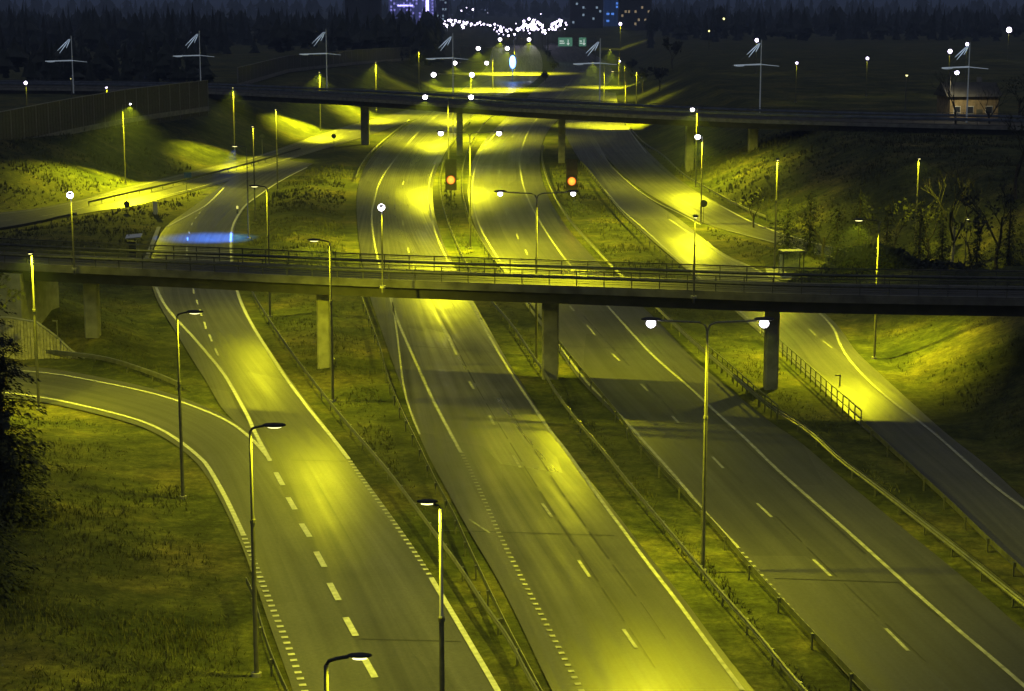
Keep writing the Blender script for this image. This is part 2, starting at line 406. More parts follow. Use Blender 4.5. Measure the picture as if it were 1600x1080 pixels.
marks('road_markings_exit_lane', [
    ('line', [(1700,870),(1599,795),(1551,760),(1490,705),(1450,670),(1395,630),(1355,595),(1325,562),(1310,535),(1305,517),(1286,495),(1240,455),(1197,430),(1170,416),(1135,404),(1105,384),(1075,364),(1045,343)], .22),
    ('line', [(1222,547),(1180,508),(1130,465),(1082,425),(1040,390),(1005,357),(972,330),(945,297)], .2),
    ('line', [(1095,352),(1062,334),(1025,317),(995,297),(970,275),(950,255),(936,232)], .22)]
    + segs([((1264,515),(1274,525)),((1286,534),(1300,545)),((1150,414),(1160,422)),((1105,378),(1112,384))], .15), M_paintw)
marks('road_markings_side_street', [
    ('line', [(1500,429),(1425,413),(1375,404),(1325,394),(1262,378),(1200,359),(1162,342),(1125,322)], .2),
    ('line', [(1600,465),(1510,447),(1425,434),(1375,422),(1312,405),(1250,390),(1200,377),(1135,360)], .16),
    ('line', [(1010,240),(992,216),(980,200)], .18)])
marks('road_markings_left_ramp', [
    ('line', [(815,1150),(776,1078),(744,1024),(709,964),(688,929),(675,907)], .26),
    ('dot', [(675,907),(653,872),(614,816),(565,749),(545,719)], .26),
    ('line', [(545,719),(515,680),(482,640),(445,590),(427,562),(400,520),(382,487),(370,457),(362,417),(360,380),(362,357),(370,340),(382,322),(400,309),(436,284),(480,262)], .26),
    ('line', [(422,722),(397,675),(390,657),(370,620),(350,585),(325,555),(295,520),(275,500),(255,475),(244,450)], .26),
    ('line', [(261,355),(310,329),(325,320),(350,294)], .26)]
    + segs([((431,740),(442,760)),((450,779),(461,798)),((471,820),(484,841)),((494,864),(507,888)),((515,913),(529,940)),((540,967),(556,996)),((567,1027),(586,1061)),((598,1092),(622,1135))], .30)
    + segs([((302,452),(303,460)),((307,470),(309,477)),((312,485),(315,495)),((319,504),(322,515)),((327,524),(331,535)),((336,546),(341,557)),((292,385),(292,400)),((293,372),(293,377)),((295,362),(296,366)),((299,353),(301,349)),((305,343),(307,340)),((311,335),(313,332))], .17))
marks('road_markings_entry_ramp', [
    ('line', [(17,579),(92,586),(140,595),(215,610),(275,626),(325,645),(362,662),(397,690),(422,720)], .24),
    ('line', [(-100,606),(0,614),(67,622),(125,634),(207,654),(250,671),(282,691),(317,720),(328,735),(352,777),(380,837)], .26),
    ('dot', [(380,837),(401,890),(422,943),(450,1010),(475,1078),(500,1150)], .3)])
marks('road_markings_cross_street', [
    ('dash', [(-100,357),(0,347),(70,339),(150,321),(220,303),(265,288),(330,274),(400,254),(480,228),(560,202),(640,180)], .16, 3, 5),
    ('line', [(-100,343),(0,335),(55,330),(137,313),(187,298),(250,283),(325,265),(400,248),(480,220),(560,195)], .14),
    ('line', [(212,319),(262,305),(325,290),(400,265),(475,240),(562,215)], .14)])
sb = MB()
for pts in ([(676,480),(707,540),(736,600),(768,655),(808,722),(856,800),(915,893),(986,1000),(1040,1085)],[(892,478),(935,525),(985,580),(1055,655),(1120,722),(1195,798),(1285,888),(1400,1000),(1480,1075)],[(700,470),(735,540),(790,640),(850,740),(925,850),(1000,950),(1080,1075)],[(1000,520),(1060,590),(1150,690),(1250,780),(1380,900),(1500,1000)]):
    pth = resample(WP(pts), step=1.0)
    for i in range(0, len(pth)-6, random.choice((5, 6))):
        if random.random() < .8: sb.ribbon(pth[i:i+6], random.uniform(.05, .12), off=.25+random.uniform(-.02, .02))
for (a, b_) in (((640,541),(880,560)),((879,541),(1020,547)),((780,655),(880,664)),((970,655),(1090,665)),((455,720),(540,722)),((560,1000),(720,1004)),((1210,905),(1420,912)),((690,830),(960,838))):
    sb.ribbon(resample([P(*a), P(*b_)], step=1.0), .09)
so = sb.build('road_seams', simple('bitumen_seam', (.018, .018, .018), .5, 0, 2.0, .3)); so.location.z = .047; tag(so, kind='structure')
if so.data.polygons[0].normal.z < 0: so.data.flip_normals()
# raised kerb strip by the ramp beyond the footbridge
kb = MB(); kb.sweep(resample(WP([(231,408),(240,385),(251,356)]), step=1), [(.0, -.1), (.0, .13), (.45, .13), (.45, -.1)])
tag(kb.build('kerb', M_conc), kind='structure')

# ---------------------------------------------------------------- guardrails
post_me = None
def guardrail(label, px, step=4.0, h=.75, double=False, z=None, mat=None, side=1, group=None):
    global post_me
    path = resample(WP(px), step=1.0)
    o = path[0].copy(); zz = hgt(o.x, o.y) if z is None else z
    root = empty('guardrail', (o.x, o.y, 0)); tag(root, label, 'guardrail', group)
    loc = [p-Vector((o.x, o.y, 0)) for p in path]
    hz_ = [(max(0, min(.35, hgt(q.x, q.y)+.05)) if z is None else z) for q in path]
    for i, p in enumerate(loc):
        w_ = hz_[max(0, i-12):i+13]; p.z = sum(w_)/len(w_)
    b = MB()
    prof = [(.0, h-.31), (.05, h-.27), (.05, h-.21), (.0, h-.155), (.05, h-.10), (.05, h-.04), (.0, h), (-.012, h), (-.012, h-.31)]
    if side < 0: prof = [(-a, c) for a, c in prof][::-1]
    b.sweep(loc, prof)
    if double: b.sweep(loc, [(-a-.16, c) for a, c in prof][::-1])
    b.build('beam', mat or M_galv, root)
    k = max(int(step), int(math.ceil(len(loc)/95)))
    if post_me is None:
        pb = MB(); pb.box((0, 0, -.15), (.12, .07, 1.6)); pb.box((0, 0, .60), (.18, .12, .18))
        post_me = pb.build('post', M_galv); post = post_me; post.parent = root; first = True
    else: first = False
    for i in range(0, len(loc), k):
        if i == 0 and first: c = post_me
        else: c = copy_part(post_me, root)
        t = loc[min(i+1, len(loc)-1)]-loc[max(0, i-1)]
        nr = Vector((-t.y, t.x, 0)).normalized()*(-.09*side)
        c.location = (loc[i].x+nr.x, loc[i].y+nr.y, loc[i].z+(h-.75)); c.rotation_euler = (0, 0, math.atan2(t.y, t.x))
    return root
guardrail('long steel guardrail on the left verge of the left carriageway', [(870,1150),(832,1078),(793,1003),(758,929),(730,869),(709,820),(684,776),(649,700),(637,677),(612,620),(600,582),(595,557),(580,517),(562,465)], side=-1)
guardrail('steel guardrail beside the right edge of the left ramp, running in from the bridge pillar', [(868,1150),(825,1078),(797,1020),(758,967),(723,911),(688,862),(624,774),(580,719),(550,685),(500,622),(450,555),(400,477),(393,462)], side=1)
guardrail('bright median guardrail on the side of the left carriageway', [(1300,1150),(1235,1078),(1182,1010),(1126,946),(1066,872),(990,781),(942,719),(900,670),(865,622),(850,592),(832,567),(800,517),(760,472),(725,415),(710,380),(696,345),(689,312),(687,280),(694,250),(712,220),(735,195)], side=1)
guardrail('median guardrail on the side of the right carriageway', [(1400,1150),(1333,1078),(1291,1034),(1235,974),(1168,900),(1129,851),(1066,783),(1007,719),(990,697),(962,655),(930,617),(900,580),(872,544),(820,475),(767,410),(750,382),(735,355),(725,320),(721,300),(722,272),(732,235),(740,220),(762,190),(790,172)], side=-1)
guardrail('broad double guardrail along the outer edge of the right carriageway', [(1700,1040),(1599,964),(1506,886),(1435,830),(1365,774),(1309,732),(1277,700),(1250,678),(1200,648),(1150,604),(1087,550),(1050,515),(1020,485),(962,432),(925,392),(897,362),(875,330),(862,305),(852,280),(845,250),(848,232)], double=True, side=1)
guardrail('guardrail on the grass strip left of the exit lane at lower right', [(1680,985),(1599,911),(1548,865),(1488,805),(1432,753),(1375,700),(1345,672)], side=-1)
guardrail('guardrail curving beside the entry ramp below the boarded retaining wall', [(-60,555),(17,559),(60,561),(100,566),(150,571),(180,577),(212,587),(250,600),(282,614)], double=True, side=-1)
guardrail('guardrail on the outer side of the side street below the dark slope', [(1197,346),(1162,332),(1125,312),(1090,292),(1065,277),(1037,247),(1007,230),(985,205)], side=1)
guardrail('guardrail between the exit lane and the grass island, beyond the footbridge', [(1062,425),(1025,395),(1000,370),(962,332),(925,277),(908,258)], side=-1)
guardrail('short guardrail at the bottom of the left lawn beside the ramp kerb line', [(452,1110),(437,1078),(418,1030),(405,985),(395,945),(385,925)], side=-1)
guardrail('dark dividing rail between the two halves of the cross street', [(140,322),(200,308),(250,297),(325,278),(400,258),(470,237)], side=-1, mat=M_dark)
guardrail('short curved guardrail where the left carriageway bends past the far bridge pillar', [(556,284),(562,266),(575,247),(595,227),(640,191)], side=-1)
guardrail('faint rail along the near edge of the cross street at far left', [(-60,372),(0,366),(50,357),(87,348),(120,341)], side=-1, mat=M_dark)

# pedestrian railing with uprights (exit lane)
def fence(label, px, step, h=1.15, name='railing', bars=(.0,), mat=None, z=None, cat='railing'):
    path = resample(WP(px), step=step); o = path[0]
    root = empty(name, (o.x, o.y, 0)); tag(root, label, cat)
    loc = [p-Vector((o.x, o.y, 0)) for p in path]
    for p, q in zip(loc, path): p.z = max(0, hgt(q.x, q.y)+.05) if z is None else z
    b = MB(); r = .035
    for zz in (h, h*.5)+tuple(x for x in bars if x): b.sweep(loc, [(-r, zz-r), (-r, zz+r), (r, zz+r), (r, zz-r)])
    b.build('rail', mat or M_rail, root)
    pb = MB(); pb.box((0, 0, h/2-.1), (.07, .07, h+.2)); p0 = pb.build('post', mat or M_rail, root)
    for i, p in enumerate(loc[:100]):
        c = p0 if i == 0 else copy_part(p0, root)
        c.location = p
    return root
fence('dark pedestrian railing with uprights along the left edge of the lit exit lane', [(1345,668),(1275,605),(1217,552),(1190,528)], 1.6)
fence('pedestrian railing on the grass between the right carriageway and the second pillar', [(1215,660),(1180,630),(1140,592),(1105,562)], 1.6)

# ---------------------------------------------------------------- bridges
def offset_path(path, d):
    out = []
    for i, p in enumerate(path):
        t = path[min(i+1, len(path)-1)]-path[max(i-1, 0)]; t.z = 0; t.normalize()
        out.append(p+Vector((-t.y, t.x, 0))*d)
    return out
def bridge(name, label, near_px, zb, girder, edge, width, step, rail_h, bars, thick, far=False, ext=None):
    path = chaikin([P(x, y, zb) for x, y in near_px], 2); path = resample(path, step=step)
    path = [Vector((p.x, p.y, 0)) for p in path]
    o = path[0]; root = empty(name, (o.x, o.y, 0)); tag(root, label, 'bridge')
    loc = [p-o for p in path]; zt = zb+girder+edge
    def sw(nm, mat, prof, parent=root):
        b = MB(); b.sweep(loc, prof); return b.build(nm, mat, parent)
    # left normal of a path running left-to-right is away from the camera (+)
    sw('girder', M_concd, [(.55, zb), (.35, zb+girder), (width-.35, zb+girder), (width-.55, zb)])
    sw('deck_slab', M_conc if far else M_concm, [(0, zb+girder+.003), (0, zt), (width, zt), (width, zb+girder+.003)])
    for s in (.25, width-.55): sw('edge_beam', M_concm, [(s-.22 if s < 1 else s+.05, zt+.003), (s-.22 if s < 1 else s+.05, zt+.14), (s+.1 if s < 1 else s+.45, zt+.14), (s+.1 if s < 1 else s+.45, zt+.003)])
    sw('deck_surface', M_deck, [(.4, zt+.004), (.4, zt+.05), (width-.54, zt+.05), (width-.54, zt+.004)])
    zt += .14
    for dd in (.12, width-.2):
        rl = MB(); lp = offset_path(loc, dd); r = .035
        for hh, rr in [(rail_h, .045)]+[(q, .016) for q in bars]: rl.sweep(lp, [(-rr, zt+hh-rr), (-rr, zt+hh+rr), (rr, zt+hh+rr), (rr, zt+hh-rr)])
        R = rl.build('railing', M_rail, root)
        if thick:
            gbm = MB(); gbm.sweep(lp, [(-.09, zt+thick[0]), (-.13, zt+(thick[0]+thick[1])/2), (-.09, zt+thick[1]), (-.05, zt+thick[1]), (-.05, zt+thick[0])]); gbm.build('guard_beam', M_rail if not far else M_railblue, R)
        pb = MB(); pb.box((0, 0, rail_h/2), (.06, .08, rail_h)); p0 = pb.build('rail_post', M_rail, R)
        pl = resample(lp, step=2.0 if not far else 3.2)[:100]
        for i, p in enumerate(pl):
            c = p0 if i == 0 else copy_part(p0, R)
            c.location = (p.x, p.y, zt); c.rotation_euler = (0, 0, math.atan2(loc[-1].y-loc[0].y, loc[-1].x-loc[0].x))
    return root, o, loc, zt
NBR, nbo, nbl, nbz = bridge('footbridge', 'nearer overpass: slim concrete footbridge with open railings crossing all the carriageways',
    NB, 6.0, .85, .45, 5.6, 1.8, 1.1, (.2, .35, .85, .98), (.5, .72))
def pillar(root, o, x, yt, yb, w, d, zt, name='pillar', dy=2.6, mat=None, round_=False, yaw=0.0):
    """x,yt: where the pillar meets the soffit"""
    p = P(x, yt, zt); p = Vector((p.x, p.y+dy, 0)); zg = hgt(p.x, p.y)-.3
    # keep seen x: shift for depth
    p.x = (x-800)/F_PX*(p.y*CP+(CH-zt)*SP)
    b = MB(); q = p-o
    n = 4
    c = .12
    prof = [(-w/2+c, -d/2), (w/2-c, -d/2), (w/2, -d/2+c), (w/2, d/2-c), (w/2-c, d/2), (-w/2+c, d/2), (-w/2, d/2-c), (-w/2, -d/2+c)]
    vs = []
    for z in (zg, zt+.02): vs += [Vector((a, e, 0))+q+Vector((0, 0, z)) for a, e in prof]
    fs = [(i, (i+1) % 8, 8+(i+1) % 8, 8+i) for i in range(8)]+[tuple(range(8, 16))]
    b.add(vs, fs); return b.build(name, mat or M_conc, root)
for x, yt, w in ((142,445,1.12),(505,463,1.0),(860,476,1.25),(1207,490,.98)):
    pillar(NBR, nbo, x, yt, 0, w, 1.1, 6.0)
# abutment and drain pipe
ab = MB(); q = P(30, 438, 6)-nbo; ab.box((q.x-1.5, q.y+3.2, 3.2), (5, 6.6, 6.7), rz=-.22); ab.build('abutment', M_conc, NBR)
q = P(515, 464, 6)-nbo; dp = MB(); dp.tube([(q.x, q.y+.2, 6.1), (q.x, q.y+.2, 1.6), (q.x+.25, q.y+.1, 1.2)], .07, 8); dp.build('drain_pipe', M_galv, NBR)
FB = [(-200,146),(0,148),(200,150),(327,154),(400,158),(560,166),(700,176),(800,183),(940,191),(1080,198),(1200,203),(1400,209),(1700,216)]
FBR, fbo, fbl, fbz = bridge('road_bridge', 'farther overpass: wide concrete road bridge lit yellow beneath, crossing beyond the signals',
    FB, 7.8, .95, .55, 9.5, 3.0, 1.2, (.4, .8), (.55, 1.0), far=True)
for x, yt, w in ((570,166,1.6),(718,178,1.1),(878,187,1.2),(1078,198,1.35),(1177,202,1.5)):
    pillar(FBR, fbo, x, yt, 0, w, 1.6, 7.8, dy=4.5)

# ---------------------------------------------------------------- street lamps
def light(parent, loc, power, col=YEL, size=160, blend=.55, rad=.16, tilt=None):
    l = bpy.data.lights.new('lamp_light', 'SPOT'); l.energy = power*GLOBAL_LAMP; l.color = col
    l.spot_size = math.radians(size); l.spot_blend = blend; l.shadow_soft_size = rad
    o = bpy.data.objects.new('lamp_light', l); C.objects.link(o); o.parent = parent; o.location = loc
    if tilt: o.rotation_euler = tilt
    return o
def lamp(label, x, yt, yb, side=0, arm=1.2, glare=0.0, power=1.0, col=YEL, name='street_lamp', double=0.0, zb=None, top=None, bright=False, hs=1.0, tilty=0, blend=.55,
         yaw=0.0, straight=False, group='street lamps on tall steel poles', headx=None, thin=1.0, spot=160, emit=None, tiltx=0):
    """side -1/+1: which way the luminaire points along X; double: half span of a two-armed lamp"""
    b0 = P(x, yb, 0 if zb is None else zb)
    if zb is None and double == 0:
        # foot on rising ground: march along the sight line of the foot
        for it in range(12):
            h = hgt(b0.x, b0.y)
            if h < .3: break
            b0 = P(x, yb, h*.9)
    zg = b0.z
    h = top if top else Z(yt, yb, zg)-zg
    root = empty(name, b0, yaw); tag(root, label, 'street lamp', group)
    pm = MB(); r = .092*thin
    if double: hp = h-.35
    else: hp = h-.15
    jz = h*.62
    pm.tube([(0, 0, -.4), (0, 0, jz), (0, 0, jz+.01), (0, 0, jz+.16)], [r*1.15, r*.95, r*1.25, r*1.25], 10)
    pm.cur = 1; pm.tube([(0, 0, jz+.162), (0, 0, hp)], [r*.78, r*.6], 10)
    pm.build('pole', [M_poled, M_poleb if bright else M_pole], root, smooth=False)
    fm = MB(); fm.tube([(0, 0, -.05), (0, 0, .12)], .22, 10); fm.build('foot_plate', M_conc, root)
    dirs = [(-1, double), (1, double)] if double else ([(side, arm)] if side else [])
    for sx, ln in dirs:
        am = MB()
        if double: pts = [(0, 0, hp-.05), (sx*.12, 0, hp+.25), (sx*.4, 0, hp+.38), (sx*ln*.7, 0, hp+.45), (sx*(ln-.35), 0, hp+.5)]; hz = hp+.5
        else: pts = [(0, 0, hp-.03), (sx*.08, 0, hp+.10), (sx*.25, 0, hp+.16), (sx*max(.3, ln-.42*hs), 0, hp+.22)]; hz = hp+.2
        am.tube(pts, [.05*thin]*len(pts), 8); am.build('arm', M_dark if not double else M_pole, root)
        hx = sx*ln
        hm = MB(); hm.ell((hx, 0, hz+.05), (.5*hs, .19*hs, .10*hs), 14, 8); H_ = hm.build('luminaire', M_head, root, smooth=True)
        lm = MB()
        if glare: lm.ell((hx, 0, hz-.07-glare*.35), (glare*.85, glare*.85, glare*.8), 14, 10)
        else: lm.ell((hx, 0, hz-.035), (.3*hs, .13*hs, .05*hs), 12, 6)
        lm.build('lens', (emit or M_glow) if glare else M_glowy, H_, smooth=True)
        pw_ = power if not hasattr(power, '__len__') else power[0 if sx < 0 else 1]
        if pw_: light(root, (hx, 0, hz-.16-glare*1.5), PW*pw_, col, spot, blend, tilt=(math.radians(tiltx), math.radians(tilty), 0) if (tiltx or tilty) else None)
    if not dirs:
        hm = MB(); hm.ell((0, -.25, hp+.1), (.2, .5, .11), 12, 8); H_ = hm.build('luminaire', M_head, root, smooth=True)
        lm = MB()
        if glare: lm.ell((0, -.3, hp-.02), (glare, glare, glare), 12, 8)
        else: lm.ell((0, -.35, hp+.02), (.12, .3, .05), 12, 6)
        lm.build('lens', (emit or M_glow) if glare else M_glowy, H_, smooth=True)
        if power: light(root, (0, -.55-glare, hp-.08-glare), PW*power, col, spot, tilt=(math.radians(tiltx), 0, 0) if tiltx else None)
    return root
# foreground and left ramp
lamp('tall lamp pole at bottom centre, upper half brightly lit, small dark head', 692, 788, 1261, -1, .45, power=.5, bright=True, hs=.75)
lamp('lamp with curved arm over the ramp, only its top visible at the bottom edge', 521, 1030, 1650, 1, .85, power=.2, hs=.65)
lamp('lamp pole with flat dark head on the left lawn beside the ramp kerb', 401, 668, 1055, 1, 1.0, power=.6)
lamp('lamp pole inside the bend of the entry ramp with flat dark head', 286, 490, 778, 1, 1.0, power=.55)
lamp('lamp pole standing in front of the footbridge pillar on the grass island', 520, 377, 627, -1, 1.1, power=1.15)
lamp('lamp pole behind the footbridge left of the ramp guardrail, head turned left', 422, 292, 495, -1, 1.1, power=1.2)
lamp('lamp pole shining bluish light on the ramp curve beyond the footbridge', 389, 229, 372, -1, 1.4, power=8.5, col=BLU, spot=60, tilty=15, blend=1.0)
lamp('slim unlit lamp pole just right of the blue-lit ramp curve', 399, 196, 345, 0, power=.25)
lamp('slim lamp pole on the island between ramp and cross street', 434, 170, 297, 0, power=1.0)
lamp('lamp pole on the far slope near the end of the noise wall', 367, 136, 240, 0, power=4.5, spot=105, tiltx=-14)
lamp('lamp pole left of the first pillar of the far bridge, rising past its deck', 501, 112, 205, 0, power=12, spot=104, tiltx=-20)
lamp('lamp pole behind the far bridge above its leftmost pillar', 588, 97, 172, 0, power=9.0, spot=110, tiltx=-15)
lamp('lamp pole behind the far bridge left of the paired bright lamps', 655, 80, 145, 0, power=.8)
lamp('lamp with a small bright head turned right, above the cross street slope', 196, 162, 288, 1, 1.2, glare=.16, power=9, spot=112, tiltx=-30)
lamp('lamp pole at the far left before the retaining wall and footbridge end', 61, 392, 640, 0, power=1.7)
# median lamps with two arms
DG = 'two-armed median lamps'
lamp('nearest two-armed median lamp with both glaring heads in front of the footbridge', 1098, 505, 893, double=2.75, glare=.27, power=(1.5,.6), group=DG)
lamp('two-armed median lamp whose foot shows beside the central footbridge pillar', 838, 303, 570, double=2.8, glare=.22, power=(.26,1.6), group=DG)
lamp('two-armed median lamp just behind the left amber signal', 735, 208, 388, double=3.3, glare=.34, power=(5.5,3.4), group=DG)
lamp('two-armed median lamp in front of the far bridge with heads level with its railing', 701, 151, 282, double=3.6, glare=.45, power=(5.0,4.0), group=DG)
lamp('two-armed lamp directly behind the far bridge, widest of the pairs above its deck', 708, 116, 217, double=3.9, glare=.58, power=7.0, spot=150, group=DG)
lamp('two-armed lamp above the far bridge beside the bright striped noise wall', 736, 98, 184, double=3.8, glare=.55, power=7.0, spot=145, group=DG)
lamp('two-armed lamp on the distant bend above the striped noise wall', 770, 75, 140, double=4.6, glare=.75, power=14, spot=130, group=DG)
lamp('two-armed lamp farthest up the motorway before the city lights', 804, 61, 115, double=5.6, glare=.8, power=20, spot=130, group=DG)
for i, (x, y, w) in enumerate([(935,78,'nearest the right verge'), (912,98,'on the near side of the exit'), (945,112,'closest to the far bridge')]):
    lamp('slim distant lamp over the striped right carriageway, '+w, x+32, y, y*1.75, -1, 3.0, power=12.0, spot=110)
# right side
lamp('upper of the two close glaring lamps before the far bridge pillar', 1087, 170, 292, -1, .7, glare=.36, power=3.6)
lamp('lower of the two close glaring lamps, beside the lit far bridge pillar', 1095, 212, 350, -1, .6, glare=.40, power=3.6)
lamp('lamp pole next to the bus shelter', 1210, 248, 420, 0, power=1.0)
lamp('tall lamp pole on the grass slope with a trench at its foot', 1429, 246, 407, 0, power=.5)
lamp('lamp pole right behind the footbridge lighting the exit lane', 1366, 345, 560, -1, 1.6, power=3.6, spot=138, tilty=9)
lamp('thin lamp pole at the right, left of the lit house, by the hedge end', 1507, 340, 428, 0, power=0, thin=.6)
# lamps standing on the footbridge
BG = 'short lamps standing on the footbridge'
def bridge_lamp(label, x, yt, yb, glare, power, left=True):
    lamp(label, x, yt, yb, 0, glare=glare, power=power, zb=nbz-.1, group=BG, thin=.7, spot=150)
bridge_lamp('short bridge lamp with violet-white glare at the left end of the footbridge', 116, 301, 421, .26, .12)
bridge_lamp('short bridge lamp glaring above the middle of the left carriageway', 598, 320, 449, .25, .12)
bridge_lamp('short dark bridge lamp above the exit lane, not glaring', 1084, 336, 465, 0, .06)

# cable-stayed masts on the far bridge
M_stay = emis('lit_stay_wire', (.55, .72, .95), .55, (.4, .45, .5))  # stays, arms and masts glow faintly: caught lamplight put into their colour
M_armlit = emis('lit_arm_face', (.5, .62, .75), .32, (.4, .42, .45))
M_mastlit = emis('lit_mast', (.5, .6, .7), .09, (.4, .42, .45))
msts = [(115,56,146,'leftmost stay-armed mast above the noise wall'),(314,48,141,'stay-armed mast rising behind the high end of the noise wall'),(511,45,142,'stay-armed mast left of the distant pole row, pale board hanging by its arm'),
        (708,52,152,'stay-armed mast among the paired bright lamps'),(937,60,168,'stay-armed mast above the right carriageway beyond the far bridge'),(1187,62,180,'stay-armed mast near the right end of the visible bridge railing'),(1510,66,192,'rightmost stay-armed mast beside the lit house')]
for x, yt, yb, lab in msts:
    b0 = P(x, yb, 9.3); px_m = (yb*CP)/(CH-9.3); h = Z(yt, yb, 9.3)-9.3
    root = empty('stay_mast', b0); tag(root, lab, 'light mast', 'stay-armed masts along the far bridge')
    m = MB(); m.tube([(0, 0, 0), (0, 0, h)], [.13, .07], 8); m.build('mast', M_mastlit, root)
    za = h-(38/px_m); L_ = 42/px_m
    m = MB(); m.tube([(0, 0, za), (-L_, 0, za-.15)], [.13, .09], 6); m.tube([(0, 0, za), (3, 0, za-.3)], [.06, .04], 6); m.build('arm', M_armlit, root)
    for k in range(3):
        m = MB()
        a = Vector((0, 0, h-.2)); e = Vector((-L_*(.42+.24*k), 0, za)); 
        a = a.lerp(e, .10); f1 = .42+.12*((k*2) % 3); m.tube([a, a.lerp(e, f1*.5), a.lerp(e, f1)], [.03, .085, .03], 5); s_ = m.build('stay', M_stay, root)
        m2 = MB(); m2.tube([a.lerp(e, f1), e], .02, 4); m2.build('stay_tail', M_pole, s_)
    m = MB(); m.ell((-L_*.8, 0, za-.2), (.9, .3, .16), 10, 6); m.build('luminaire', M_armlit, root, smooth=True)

# ---------------------------------------------------------------- signals
for x, yb, yl, lab in ((705,345,281,'amber signal in the median with tall dark backing board'),(893,340,283,'amber signal right of the right carriageway with tall dark backing board')):
    b0 = P(x, yb); sc = b0.y/2900/1.0; root = empty('signal', b0); tag(root, lab, 'traffic signal', 'amber signals beyond the footbridge')
    pxm = yb*CP/CH
    zl = (yb-yl)/pxm; ztop = (yb-249)/pxm; zbot = (yb-297)/pxm
    m = MB(); m.tube([(0, .12, -.2), (0, .12, ztop-.2)], .08, 8); m.build('pole', M_dark, root)
    m = MB(); m.box((0, 0, (ztop+zbot)/2), (1.45, .12, ztop-zbot)); 
    m.box((0, -.08, ztop-.05), (1.5, .05, .1)); m.box((0, -.08, zbot+.05), (1.5, .05, .1)); m.build('backing_board', M_dark, root)
    m = MB(); m.tube([(0, -.06, zl), (0, -.30, zl)], .66, 20); hd = m.build('signal_housing', M_dark, root)
    m = MB(); m.tube([(0, -.301, zl), (0, -.33, zl)], .56, 24); m.build('lens_rim', M_orange2, hd)
    m = MB(); m.ell((0, -.34, zl), (.45, .12, .50), 18, 10); m.build('lens', M_orange, hd, smooth=True)
    l = bpy.data.lights.new('signal_light', 'POINT'); l.energy = 60; l.color = (1, .4, .03); l.shadow_soft_size = .2
    lo = bpy.data.objects.new('signal_light', l); C.objects.link(lo); lo.parent = root; lo.location = (0, -.8, zl)

# ---------------------------------------------------------------- signs, cabinets, shelter
def round_sign(label, x, yc, yb, r=.42):
    b0 = P(x, yb); pxm = yb*CP/CH; zc = (yb-yc)/pxm
    root = empty('road_sign', b0); tag(root, label, 'road sign')
    m = MB(); m.tube([(0, 0, -.1), (0, 0, zc+r*.7)], .04, 6); m.build('post', M_galv, root)
    m = MB(); m.tube([(0, -.045, zc), (0, -.07, zc)], r, 20); m.build('plate', M_dark, root)
    m = MB(); m.tube([(0, -.072, zc), (0, -.074, zc)], r*.72, 20); m.build('plate_back', M_rail, root)
round_sign('round sign seen from behind at the brightly lit part of the cross street', 199, 319, 336)
round_sign('round sign on a thin post where the ramp leaves the cross street', 410, 213, 245, .5)
round_sign('small round sign beside the cross street before the far bridge pillar', 522, 213, 238, .45)
round_sign('round sign beside the lit patch of the side street', 1099, 318, 350, .45)
b0 = P(243, 336); root = empty('cabinet', b0); tag(root, 'pale narrow cabinet on the grass below the cross street', 'cabinet')
m = MB(); m.box((0, 0, .95), (.55, .4, 1.7)); m.build('body', M_white, root); m = MB(); m.box((0, 0, 1.83), (.65, .5, .06)); m.build('roof', M_galv, root); m = MB(); m.box((0, 0, .05), (.6, .45, .1)); m.build('plinth', M_conc, root)
b0 = P(207, 402); root = empty('weather_station', b0); tag(root, 'dark roadside post box with a pale tilted panel on top, left of the ramp', 'measuring station')
m = MB(); m.box((0, 0, .9), (.95, .6, 1.8)); m.build('box', M_rail, root)
m = MB(); m.box((0, -.32, 1.0), (.6, .03, 1.2)); m.build('door', M_dark, root)
m = MB(); m.box((.25, -.1, 2.35), (1.75, .9, .10), M=Matrix.Rotation(.35, 3, 'X') @ Matrix.Rotation(-.1, 3, 'Y')); m.build('panel', M_white, root)
m = MB(); m.tube([(-.3, 0, 1.8), (-.3, 0, 3.1)], .04, 6); m.tube([(-.5, 0, 2.9), (-.1, 0, 2.9)], .03, 5); m.tube([(.3, 0, 1.8), (.3, 0, 2.3)], .05, 6); m.build('bracket', M_rail, root)
b0 = P(371, 334); root = empty('bollard', b0); tag(root, 'small yellow lit marker bollard at the inside of the ramp curve', 'bollard')
m = MB(); m.tube([(0, 0, 0), (0, 0, .65)], .11, 10); m.build('post', M_rail, root); m = MB(); m.tube([(0, 0, .65), (0, 0, 1.0), (0, 0, 1.05)], [.14, .14, .08], 10); m.build('reflector', emis('reflector_yellow', (1, .95, .2), .9), root)  # reflector glows by itself in place of light thrown back
# direction sign with blue board near the cross street
b0 = P(292, 300); root = empty('direction_sign', b0); tag(root, 'small blue signboard on a post by the cross street fork', 'road sign')
m = MB(); m.tube([(0, .05, 0), (0, .05, 2.9)], .045, 6); m.build('post', M_galv, root)
m = MB(); m.box((.2, 0, 2.5), (1.1, .05, .8)); m.build('board', simple('sign_blue', (.06, .14, .35), .5), root)
